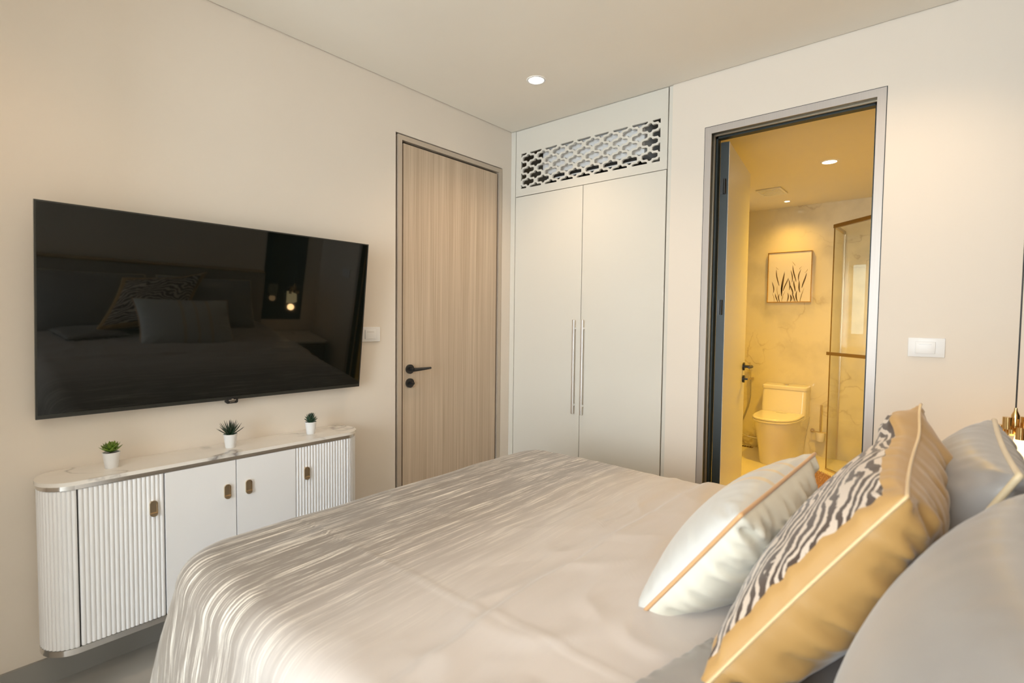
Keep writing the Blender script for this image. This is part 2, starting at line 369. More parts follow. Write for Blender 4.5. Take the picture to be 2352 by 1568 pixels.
struct('wall_bathroom_front', multibox(((1.17, 0.62, 0), (1.19, 0.63, BH + 0.15)), ((1.171, 0.11, 0), (1.19, 0.63, BH + 0.15)), ((BX0 - 0.1, 0.615, 0), (1.19, 0.63, BH + 0.15)), ((2.139, 0.11, 0), (BX1, 0.12, BH + 0.15)), ((1.19, 0.11, 2.33), (2.139, 0.12, BH + 0.15)), ((1.19, 0.11, 0), (1.353, 0.12, BH))), M['marble_wall'])
w2 = bpy.data.objects.new('window_2', None); C.objects.link(w2); w2['kind'] = 'structure'; w2.location = (BX0 - 0.05, BW[0], BW[2])
for lo, hi in (((BW[0], BW[2]), (BW[0] + 0.04, BW[3])), ((BW[1] - 0.04, BW[2]), (BW[1], BW[3])), ((BW[0], BW[2]), (BW[1], BW[2] + 0.04)), ((BW[0], BW[3] - 0.04), (BW[1], BW[3])), ((2.35, BW[2]), (2.38, BW[3]))):
    part('frame_bar', BOX((BX0 - 0.08, lo[0], lo[1]), (BX0 - 0.04, hi[0], hi[1])), M['white_lacquer'], w2)
for a, b in ((BW[0] + 0.04, 2.35), (2.38, BW[1] - 0.04)):
    part('pane', BOX((BX0 - 0.063, a, BW[2] + 0.04), (BX0 - 0.057, b, BW[3] - 0.04)), M['frosted_pane'], w2)
portal('bathroom_window_portal', (BX0 - 0.09, 2.365, 1.55), (0, math.radians(-90), 0), 0.8, 0.33)

# ------------------------------------------------------------------ closed bedroom door (door_1) in the left wall
d1 = bpy.data.objects.new('door_1', None); C.objects.link(d1); d1.location = (0, -0.535, 0); d1['kind'] = 'structure'
d1['label'] = 'closed pale wood-grain door with black lever between television and wardrobe'
Y0, Y1, Z1 = -0.982, -0.092, 2.3325; ya, yb, za = -0.937, -0.130, 2.295
part('backing', BOX((-0.09, Y0 - 0.0015, 0), (-0.03, Y1 + 0.0015, Z1 + 0.002)), M['dark'], d1)
bm = bmesh.new()
box(bm, (-0.03, Y0 + 0.011, 0), (0.003, ya - 0.005, Z1 - 0.006)); box(bm, (-0.03, yb + 0.005, 0), (0.003, Y1 - 0.004, Z1 - 0.006)); box(bm, (-0.03, ya - 0.005, za + 0.005), (0.003, yb + 0.005, Z1 - 0.006))
part('frame', bm, M['frame'], d1)
part('leaf', BOX((-0.03, ya + 0.009, 0.008), (-0.004, yb - 0.009, za - 0.008), 0.001), M['wood'], d1)
hl = part('lever_handle', cyl(bmesh.new(), (-0.002, -0.884, 1.007), (0.010, -0.884, 1.007), 0.027, seg=32), M['black_metal'], d1, 40, 'matte black lever handle on a round rose')
bm = cyl(bmesh.new(), (0.008, -0.884, 1.007), (0.048, -0.884, 1.007), 0.010, seg=16)
bm = tube(bm, [(0.046, -0.890, 1.007), (0.050, -0.868, 1.007), (0.050, -0.82, 1.008), (0.050, -0.765, 1.010)], [0.012, 0.0105, 0.0085, 0.006], 12)
part('lever', bm, M['black_metal'], hl, 40)
tl = part('thumb_turn', cyl(bmesh.new(), (-0.002, -0.884, 0.926), (0.010, -0.884, 0.926), 0.027, seg=32), M['black_metal'], d1, 40, 'round black thumb turn lock')
bm = box(bmesh.new(), (0.010, -0.893, 0.919), (0.034, -0.872, 0.933), 0.003); part('knob', bm, M['black_metal'], tl)

# ------------------------------------------------------------------ bathroom doorway (door_2) with open leaf
d2 = bpy.data.objects.new('door_2', None); C.objects.link(d2); d2.location = (1.746, 0, 0); d2['kind'] = 'structure'
d2['label'] = 'open bathroom door in a grey metal frame with black edge'
X0, X1, ZT = 1.353, 2.139, 2.3265; xa, xb, zb = 1.389, 2.103, 2.289
bm = bmesh.new()
for lo, hi in (((X0 + 0.003, -0.003, 0), (xa, 0.003, ZT - 0.003)), ((xb, -0.003, 0), (X1 - 0.003, 0.003, ZT - 0.003)), ((xa, -0.003, zb), (xb, 0.003, ZT - 0.003))): box(bm, lo, hi)
part('frame', bm, M['frame_bath'], d2)
bm = bmesh.new()
for lo, hi in (((X0, -0.0015, 0), (X0 + 0.003, 0.1, ZT)), ((X1 - 0.003, -0.0015, 0), (X1, 0.1, ZT)), ((X0, -0.0015, ZT - 0.003), (X1, 0.1, ZT)),
               ((X0 + 0.003, 0.0032, 0), (xa - 0.004, 0.105, ZT - 0.003)), ((xb + 0.004, 0.0032, 0), (X1 - 0.003, 0.105, ZT - 0.003)), ((xa - 0.004, 0.0032, zb + 0.004), (xb + 0.004, 0.105, ZT - 0.003))): box(bm, lo, hi)
part('jamb', bm, M['black_edge'], d2)
bm = bmesh.new()
for lo, hi in (((xa - 0.004, 0.045, 0), (xa + 0.003, 0.056, zb + 0.004)), ((xb - 0.003, 0.045, 0), (xb + 0.004, 0.056, zb + 0.004)), ((xa, 0.045, zb - 0.003), (xb, 0.056, zb + 0.004))): box(bm, lo, hi)
part('stop_strip', bm, M['champagne'], d2)
bm = bmesh.new()
for lo, hi in (((xa - 0.004, 0.066, 0), (xa + 0.012, 0.105, zb + 0.004)), ((xb - 0.012, 0.066, 0), (xb + 0.004, 0.105, zb + 0.004)), ((xa, 0.066, zb - 0.012), (xb, 0.105, zb + 0.004))): box(bm, lo, hi)
part('rebate', bm, M['black_edge'], d2)
leaf = bpy.data.objects.new('leaf', None); C.objects.link(leaf); leaf.parent = d2; leaf.location = (1.444 - 1.746, 0.115, 0)
leaf.rotation_euler = (0, 0, math.atan2(0.991, -0.133))          # local +x runs along the leaf, away from the hinge; local -y is the visible face
obj('face', BOX((0.002, 0.0, 0.010), (0.728, 0.0012, 2.268)), M['wood_bath'] if 'wood_bath' in M else M['white_lacquer'], leaf)
obj('core', BOX((0.0, 0.0014, 0.010), (0.730, 0.044, 2.268)), M['black_edge'], leaf)
for hz in (2.03, 1.38, 0.30):
    bm = cyl(bmesh.new(), (-0.010, 0.018, hz - 0.04), (-0.010, 0.018, hz + 0.04), 0.007, seg=12); box(bm, (-0.003, 0.008, hz - 0.04), (0.0, 0.04, hz + 0.04))
    obj('hinge', bm, M['black_metal'], leaf, 40)
bm = cyl(bmesh.new(), (0.665, 0.0, 1.012), (0.665, -0.010, 1.012), 0.026, seg=28)
cyl(bm, (0.665, -0.008, 1.012), (0.665, -0.05, 1.012), 0.009, seg=14); tube(bm, [(0.672, -0.05, 1.012), (0.64, -0.052, 1.012), (0.56, -0.05, 1.014)], [0.011, 0.009, 0.006], 10)
obj('lever_handle', bm, M['black_metal'], leaf, 40)
bm = cyl(bmesh.new(), (0.665, 0.0, 0.93), (0.665, -0.012, 0.93), 0.024, seg=28); box(bm, (0.655, -0.03, 0.925), (0.675, -0.012, 0.935))
obj('thumb_turn', bm, M['black_metal'], leaf, 40)

# ------------------------------------------------------------------ built-in wardrobe with lattice panel
wd = thing('wardrobe', 'pale grey built-in wardrobe with lattice vent panel in the back wall', 'wardrobe', (0.6, 0.0, 0))
ca, cb, cs, cp = 0.0437, 1.145, 0.5965, 2.1477
part('filler_strip', BOX((0.001, 0.0, 0.0), (ca - 0.003, 0.03, H - 0.002)), M['wardrobe'], wd)
part('filler_strip', BOX((cb + 0.004, 0.004, 0.0), (1.170, 0.03, H - 0.002)), M['wardrobe'], wd)
bm = bmesh.new()
for lo, hi in (((0.001, 0.03, 0), (0.02, 0.6, H - 0.002)), ((1.15, 0.03, 0), (1.17, 0.6, H - 0.002)), ((0.02, 0.585, 0), (1.15, 0.6, H - 0.002)), ((0.02, 0.03, 0.0), (1.15, 0.585, 0.08)), ((0.02, 0.06, cp - 0.010), (1.15, 0.585, cp + 0.012)), ((0.02, 0.03, H - 0.022), (1.15, 0.585, H - 0.002)), ((0.588, 0.08, 0.08), (0.606, 0.585, cp - 0.01))): box(bm, lo, hi)
part('carcass', bm, mat('taupe_carcass', (0.46, 0.40, 0.31), 0.6), wd)
for xa_, xb_, hx in ((ca, cs, 0.557), (cs, cb, 0.6215)):
    dr = part('door', BOX((xa_ + 0.002, 0.0, 0.09), (xb_ - 0.002, 0.022, cp - 0.002), 0.001), M['wardrobe'], wd)
    bm = box(bmesh.new(), (hx - 0.008, -0.030, 0.702), (hx + 0.008, -0.020, 1.305), 0.003)
    for hz in (0.76, 1.25): box(bm, (hx - 0.006, -0.021, hz - 0.006), (hx + 0.006, 0.0, hz + 0.006))
    part('handle', bm, M['steel_handle'], dr)
# lattice panel
px0, px1, pz0, pz1 = ca, cb, cp + 0.003, H - 0.004
gx0, gx1, gz0, gz1 = 0.088, 1.102, 2.200, 2.439
PX, PZ = (gx1 - gx0) / 8, (gz1 - gz0) / 3
def hole(cx, cz):
    w, hh, r, ch = 0.0490, 0.0150, 0.0155, 0.0120
    pts = [(w, 0), (w, hh - ch * 0.5), (w - ch, hh), (r * 1.05, hh)]
    for k in range(0, 7):
        a = math.radians(12 + 156 * k / 6); pts.append((r * math.cos(a), hh * 0.75 + r * math.sin(a)))
    pts += [(-r * 1.05, hh), (-w + ch, hh), (-w, hh - ch * 0.5)]
    pts += [(-w, 0)] + [(-x, -z) for x, z in pts[1:-0 or None]]
    return [(cx + x, cz + z) for x, z in pts]
def clip(poly, ax, lim, keep_greater):
    out = []
    for i, p in enumerate(poly):
        q = poly[(i + 1) % len(poly)]; ip = (p[ax] >= lim) == keep_greater or p[ax] == lim; iq = (q[ax] >= lim) == keep_greater or q[ax] == lim
        if ip: out.append(p)
        if ip != iq:
            t = (lim - p[ax]) / (q[ax] - p[ax]); out.append((p[0] + t * (q[0] - p[0]), p[1] + t * (q[1] - p[1])))
    return out
cu = bpy.data.curves.new('lattice', 'CURVE'); cu.dimensions = '2D'; cu.fill_mode = 'BOTH'; cu.extrude = 0.008; cu.bevel_depth = 0.0008; cu.bevel_resolution = 1; cu.offset = -0.0
def spline(pts):
    s = cu.splines.new('POLY'); s.points.add(len(pts) - 1); s.use_cyclic_u = True
    for p, (x, z) in zip(s.points, pts): p.co = (x, z, 0, 1)
spline([(px0 + .0015, pz0), (px1 - .0015, pz0), (px1 - .0015, pz1), (px0 + .0015, pz1)])
def add_hole(cx, cz):
    p = hole(cx, cz)
    for ax, lim, kg in ((0, gx0, True), (0, gx1, False), (1, gz0, True), (1, gz1, False)): p = clip(p, ax, lim, kg)
    area = abs(sum(p[i][0] * p[(i + 1) % len(p)][1] - p[(i + 1) % len(p)][0] * p[i][1] for i in range(len(p)))) / 2 if len(p) > 2 else 0
    if area > 1e-5:
        q = [p[0]]
        for t in p[1:]:
            if math.dist(t, q[-1]) > 2e-4: q.append(t)
        if math.dist(q[0], q[-1]) < 2e-4: q.pop()
        spline(q)
for j in range(4):
    for i in range(9): add_hole(gx0 + i * PX, gz0 + j * PZ)
for j in range(3):
    for i in range(8): add_hole(gx0 + (i + 0.5) * PX, gz0 + (j + 0.5) * PZ)
tmp = bpy.data.objects.new('tmp', cu); C.objects.link(tmp)
dg = bpy.context.evaluated_depsgraph_get(); me = bpy.data.meshes.new_from_object(tmp.evaluated_get(dg)); bpy.data.objects.remove(tmp)
me.transform(Matrix.Translation((-0.6, 0.010, 0)) @ Matrix.Rotation(math.radians(90), 4, 'X')); me.materials.clear(); me.materials.append(M['wardrobe']); me.name = 'lattice_panel'
lp = bpy.data.objects.new('lattice_panel', me); C.objects.link(lp); lp.parent = wd
lp['label'] = 'pale panel pierced with a lattice of cross-shaped holes'
# air conditioner behind the lattice
ac = thing('air_conditioner', 'white air conditioner unit behind the lattice holes of the wardrobe', 'air conditioner', (0.6, 0.3, cp + 0.012))
part('body', BOX((0.235, 0.048, 2.272), (0.985, 0.30, 2.535), 0.02), M['plastic'], ac, 40)
part('outlet', BOX((0.27, 0.060, 2.232), (0.95, 0.28, 2.271), 0.004), M['dark'], ac)
part('louver', BOX((0.28, 0.044, 2.238), (0.94, 0.056, 2.246), 0.002), M['plastic'], ac)
for bx_ in (0.3, 0.86): part('bracket', BOX((bx_, 0.302, cp + 0.013), (bx_ + 0.04, 0.34, 2.5)), M['chrome'], ac)

# ------------------------------------------------------------------ television
tv = thing('television', 'large black flat television tilted forward on the left wall', 'television', (0.0, -1.875, 1.3))
ty = math.atan2(0.087, 0.725)
panel = bpy.data.objects.new('panel', None); C.objects.link(panel); panel.parent = tv
panel.location = (0.050, 0, 0.945 - 1.3); panel.rotation_euler = (0, ty, 0)     # local x = out of the screen, local z = up the screen
TW, TH = 1.246 / 2, 0.730
obj('screen', BOX((-0.004, -TW + 0.005, 0.014), (0.0, TW - 0.005, TH - 0.005)), M['screen'], panel)
bm = bmesh.new()
for lo, hi in (((-0.012, -TW, 0.0), (0.0015, TW, 0.014)), ((-0.012, -TW, TH - 0.005), (0.0015, TW, TH)), ((-0.012, -TW, 0.014), (0.0015, -TW + 0.005, TH - 0.005)), ((-0.012, TW - 0.005, 0.014), (0.0015, TW, TH - 0.005))): box(bm, lo, hi)
obj('bezel', bm, M['bezel'], panel)
obj('casing', BOX((-0.030, -TW + 0.004, 0.004), (-0.005, TW - 0.004, TH - 0.004), 0.006), M['tv_back'], panel)
bm = prism(bmesh.new(), [(-0.024, -0.012), (-0.019, -0.016), (0.019, -0.016), (0.024, -0.012), (0.024, 0.010), (-0.024, 0.010)], 0, -0.014, 0.0035)
eb = obj('emblem_plate', bm, M['tv_back'], panel)
eb['label'] = 'small chrome maker mark plate under the screen'
bm = box(bmesh.new(), (0.0035, -0.014, -0.004), (0.0045, 0.015, 0.0005)); box(bm, (0.0035, -0.003, 0.0005), (0.0045, 0.005, 0.005)); box(bm, (0.0035, -0.010, -0.010), (0.0045, 0.010, -0.008))
o = obj('sensor_mark', bm, M['chrome'], panel); o.location = (0, 0, 0)
wb = part('wall_bracket', BOX((0.0005, -2.1, 1.15), (0.012, -1.65, 1.5)), M['black_metal'], tv)
for by_ in (-2.05, -1.75): part('arm', BOX((0.012, by_, 1.2), (0.050, by_ + 0.05, 1.45)), M['black_metal'], wb)
# the panel empty itself is a part; its pieces are sub-parts

# ------------------------------------------------------------------ light switches
def switch(name, label, c, right, plane):
    t = thing(name, label, 'switch', c)
    def B(a0, a1, z0, z1, d0, d1, bev):
        if plane == 'x': return BOX((d0, a0, z0), (d1, a1, z1), bev)
        return BOX((a0, -d1, z0), (a1, -d0, z1), bev)
    obj('plate', B(-0.061, 0.061, -0.040, 0.040, 0, 0.008, 0.003), M['plastic'], t, 40)
    obj('rocker', B(-0.036, 0.030, -0.025, 0.025, 0.008, 0.0125, 0.002), M['plastic'], t, 40)
    obj('indicator', B(-0.025, 0.018, 0.012, 0.0135, 0.0125, 0.013, 0), M['rubber'], t)
    return t
switch('light_switch', 'white rectangular light switch on the left wall peeking out beside the television', (0, -1.152, 1.213), 0, 'x')
switch('light_switch', 'white rectangular light switch on the back wall right of the bathroom door', (2.308, 0, 1.204), 0, 'y')

# ------------------------------------------------------------------ wall-hung fluted cabinet
cab = thing('sideboard', 'white wall-hung sideboard with fluted rounded ends and marble top under the television', 'cabinet', (0.105, -1.92, 0.17))
CF, RY, CX = 0.205, 0.088, 0.1025
yl, yr = -2.421, -1.419
def outline(gr=0.0, n=28, flute=False):
    """half stadium ends against the wall; returns points from wall-left round the front to wall-right"""
    f, ry, rx = CF + gr, RY + gr, CX + gr
    L = [(0.0015 + CX - gr * 0 + 0 - rx + gr if False else CX - rx * math.cos(a), yl - ry * math.sin(a)) for a in [math.pi * k / n for k in range(n + 1)]]
    R = [(CX - rx * math.cos(a), yr + ry * math.sin(a)) for a in [math.pi - math.pi * k / n for k in range(n + 1)]]
    return L, R
L, R = outline(0.0); top_poly = [(max(x, 0.001), y) for x, y in L + R]
Lb, Rb = outline(0.0045)
slab = [(max(x, 0.001), y) for x, y in Lb + Rb]
def rnd_slab(poly, z0, z1):
    bm = prism(bmesh.new(), poly, 2, z0, z1); es = [e for e in bm.edges if abs(e.verts[0].co.z - e.verts[1].co.z) < 1e-6 and max(e.verts[0].co.z, e.verts[1].co.z) > z1 - 1e-5]
    bmesh.ops.bevel(bm, geom=es, offset=0.003, segments=2, profile=0.5, affect='EDGES'); return bm
part('countertop', rnd_slab(slab, 0.739, 0.752), M['marble_top'], cab, 30, 'white marble top with grey veins')
part('trim_strip', prism(bmesh.new(), top_poly, 2, 0.724, 0.7385), M['chrome'], cab, 30, 'brushed metal strip under the marble top')
part('trim_strip', prism(bmesh.new(), top_poly, 2, 0.170, 0.190), M['chrome'], cab, 30, 'brushed metal strip along the bottom')
L2, R2 = outline(-0.016); inner = [(max(x, 0.002), y) for x, y in L2 + R2]
part('carcass', prism(bmesh.new(), inner, 2, 0.1905, 0.7235), M['dark'], cab, 30)
def fluted(path, pitch, amp, z0, z1, depth=0.012, round_=0.0):
    """path: dense polyline (x,y); extrude a fluted skin"""
    P = [Vector(p) for p in path]; S = [0.0]
    for a, b in zip(P, P[1:]): S.append(S[-1] + (b - a).length)
    tot = S[-1]; nfl = max(1, round(tot / pitch)); outer = []; inn = []
    for k in range(nfl * 8 + 1):
        s = tot * k / (nfl * 8); i = min(max(j for j in range(len(S)) if S[j] <= s + 1e-9), len(P) - 2)
        t = (s - S[i]) / (S[i + 1] - S[i]); p = P[i].lerp(P[i + 1], t)
        ta = (P[min(i + 1, len(P) - 1)] - P[max(i - 0, 0)]).normalized(); nrm = Vector((ta.y, -ta.x))
        ph = (k % 8) / 8.0
        off = amp * (abs(math.sin(math.pi * ph)) ** 0.6 - 1.0)
        outer.append(p + nrm * off); inn.append(p - nrm * depth)
    bm = bmesh.new(); poly = [(p.x, p.y) for p in outer] + [(p.x, p.y) for p in reversed(inn)]
    n = len(outer)
    va = [[bm.verts.new((x, y, z)) for x, y in poly] for z in (z0, z1)]
    for i in range(2 * n):
        j = (i + 1) % (2 * n); bm.faces.new((va[0][i], va[0][j], va[1][j], va[1][i]))
    for lev in (0, 1):
        for i in range(n - 1):
            bm.faces.new((va[lev][i], va[lev][i + 1], va[lev][2 * n - 2 - i], va[lev][2 * n - 1 - i]))
    return bm
z0, z1 = 0.1915, 0.7225
Lp = [(max(x, 0.001), y) for x, y in outline(0.0, 40)[0]]; Rp = [(max(x, 0.001), y) for x, y in outline(0.0, 40)[1]]
M['white_cab'] = mat('white_satin_lacquer', (0.82, 0.82, 0.83), 0.32)
part('end_panel', fluted(list(reversed(Lp))[0:] if False else Lp[::1], 0.0138, 0.0045, z0, z1, 0.010), M['white_cab'], cab, 50, 'curved fluted end panel')
part('end_panel', fluted(Rp, 0.0138, 0.0045, z0, z1, 0.010), M['white_cab'], cab, 50, 'curved fluted end panel')
def pull(y, parent):
    def cap(w, h_, n=14):
        r = w; pts = []
        for k in range(n + 1): a = math.pi * k / n; pts.append((r * math.cos(a), h_ - r + r * math.sin(a)))
        for k in range(n + 1): a = math.pi + math.pi * k / n; pts.append((r * math.cos(a), -(h_ - r) + r * math.sin(a)))
        return pts
    o_ = cap(0.0125, 0.029); i_ = cap(0.0105, 0.027)
    bm = bmesh.new(); X = CF + 0.001
    def ring(pts, x): return [bm.verts.new((x, y + p[0], 0.602 + p[1])) for p in pts]
    a, b, c, d = ring(o_, X - 0.006), ring(o_, X + 0.006), ring(i_, X + 0.006), ring(i_, X + 0.0015)
    n = len(o_)
    for p, q in ((a, b), (b, c), (c, d)):
        for k in range(n): bm.faces.new((p[k], p[(k + 1) % n], q[(k + 1) % n], q[k]))
    bm.faces.new(d)
    rim = part('pull', bm, M['pull'], parent, 35, 'small oval brass pull with recessed upper half')
    low = [p for p in cap(0.0118, 0.0283) if p[1] <= 0.002]
    bm = prism(bmesh.new(), [(y + p[0], 0.602 + p[1]) for p in low], 0, X - 0.004, X + 0.0068)
    for v_ in bm.verts:
        if v_.co.x > X: v_.co.x += 0.0045 * max(0.0, (0.604 - v_.co.z) / 0.030) - 0.001
    part('lip', bm, M['pull'], rim, 30)
seams = [-2.421, -2.171, -1.921, -1.671, -1.419]
for k in range(4):
    a, b = seams[k] + (0.0045 if k == 0 else 0.0016), seams[k + 1] - (0.003 if k == 3 else 0.0016)
    if k in (0, 3): bm = fluted([(CF, a), (CF, b)], 0.0138, 0.0045, z0, z1, 0.014)
    else: bm = BOX((CF - 0.016, a, z0), (CF, b, z1), 0.001)
    dr = part('door', bm, M['white_cab'], cab, 50 if k in (0, 3) else None, 'fluted white door' if k in (0, 3) else 'plain white door')
    pull([-2.207, -1.956, -1.874, -1.623][k], dr)

# ------------------------------------------------------------------ potted succulents
def leaf_mesh(name, length, width, thick, curl, tipsharp):
    bm = bmesh.new(); uvl = bm.loops.layers.uv.new('UVMap'); rows = []
    ns = 7
    for i in range(ns):
        t = i / (ns - 1); w = width * (math.sin(math.pi * min(1, (0.12 + 0.88 * t) ** tipsharp)) * 0.5 + 0.02 * (1 - t)) if tipsharp < 1.5 else width * 0.5 * (1 - t ** tipsharp) * (0.75 + 0.5 * min(t * 3, 1)) * 0.85
        w = max(w, 0.0004); z = curl * t * t; th = thick * (1 - t) ** 0.6 + 0.0003
        row = []
        for k in range(6):
            a = 2 * math.pi * k / 6
            row.append(bm.verts.new((length * t, w * math.cos(a), z + th * (math.sin(a) if math.sin(a) < 0 else 0.35 * math.sin(a)) + 0.18 * w * math.cos(a) ** 2)))
        rows.append(row)
    for i, (a, b) in enumerate(zip(rows, rows[1:])):
        for k in range(6):
            f = bm.faces.new((a[k], a[(k + 1) % 6], b[(k + 1) % 6], b[k])); 
            for lp_, tt in zip(f.loops, (i, i, i + 1, i + 1)): lp_[uvl].uv = (0.5, tt / (ns - 1))
    f = bm.faces.new(list(reversed(rows[0]))); f = bm.faces.new(rows[-1])
    bmesh.ops.recalc_face_normals(bm, faces=bm.faces)
    me = bpy.data.meshes.new(name); bm.to_mesh(me); bm.free(); me.shade_smooth(); return me
def pot_plant(name, label, y, leaves, lm, me):
    t = thing(name, label, 'plant', (0.100, y, 0.752), 'potted succulents on the sideboard')
    p = obj('pot', lathe(bmesh.new(), [(0.0185, 0.0), (0.0195, 0.002), (0.0255, 0.052), (0.0270, 0.054), (0.0270, 0.0565), (0.0245, 0.0570), (0.0235, 0.050)]), M['ceramic'], t, 40)
    obj('soil', lathe(bmesh.new(), [(0.0222, 0.044), (0.0230, 0.0500), (0.012, 0.0525)], seg=20), M['soil'], t, 60)
    me.materials.clear(); me.materials.append(lm)
    for az, el, sc, z in leaves:
        o_ = bpy.data.objects.new('leaf', me); C.objects.link(o_); o_.parent = t
        o_.location = (0.003 * math.cos(az), 0.003 * math.sin(az), z); o_.rotation_euler = (0, -el, az); o_.scale = (sc, sc * 1.0, sc)
    return t
rnd = random.Random(3)
def rosette(spec):
    out = []
    for n_, el, sc, z, ph in spec:
        for k in range(n_): out.append((2 * math.pi * k / n_ + ph + rnd.uniform(-.12, .12), math.radians(el + rnd.uniform(-5, 5)), sc * rnd.uniform(.92, 1.08), z))
    return out
pot_plant('potted_succulent', 'bright green rosette succulent in white pot, nearest on the sideboard', -2.305,
          rosette([(8, 14, 1.0, 0.060, 0.0), (8, 32, 0.92, 0.063, 0.4), (6, 52, 0.75, 0.068, 0.1), (4, 72, 0.55, 0.072, 0.3)]), M['leaf_bright'], leaf_mesh('leaf', 0.037, 0.021, 0.004, 0.010, 0.8))
pot_plant('potted_aloe', 'dark spiky aloe in white pot, middle plant on the sideboard', -1.902,
          rosette([(9, 28, 0.95, 0.052, 0.0), (9, 46, 1.0, 0.054, 0.3), (7, 62, 0.98, 0.056, 0.1), (5, 78, 0.95, 0.057, 0.5)]), M['leaf_dark'], leaf_mesh('leaf', 0.060, 0.0085, 0.003, 0.006, 1.7))
pot_plant('potted_agave', 'blue-green pointed agave in white pot, farthest on the sideboard', -1.545,
          rosette([(9, 20, 0.9, 0.055, 0.2), (9, 38, 1.0, 0.058, 0.0), (8, 56, 1.0, 0.062, 0.35), (5, 74, 0.95, 0.066, 0.1)]), M['leaf_blue'], leaf_mesh('leaf', 0.036, 0.013, 0.004, 0.006, 2.2))

# ------------------------------------------------------------------ bed
BZ = 0.65; bx0, bx1, by0, by1 = 0.695, 2.66, -2.325, -0.62
bed = thing('bed', 'double bed with upholstered headboard under the striped bedspread', 'bed', (1.7, -1.47, 0))
part('mattress', BOX((bx0 + 0.05, by0 + 0.05, 0.34), (bx1, by1 - 0.05, BZ - 0.03), 0.05), M['mattress'], bed, 60)
part('bed_base', BOX((bx0 + 0.06, by0 + 0.06, 0.10), (bx1, by1 - 0.06, 0.335), 0.01), M['headboard'], bed)
for lx in (bx0 + 0.12, bx1 - 0.08):
    for ly in (by0 + 0.14, by1 - 0.14): part('leg', cyl(bmesh.new(), (lx, ly, 0), (lx, ly, 0.10), 0.018, 0.026, 16), M['black_metal'], bed, 40)
hb = part('headboard', BOX((bx1 + 0.005, by0 - 0.02, 0.10), (XR - 0.015, by1 + 0.02, 1.09), 0.02), M['headboard'], bed, 40)
part('trim', BOX((bx1 + 0.003, by0 - 0.022, 1.088), (XR - 0.02, by1 + 0.022, 1.098), 0.001), M['brass'], hb, None, 'thin brass trim on the headboard')

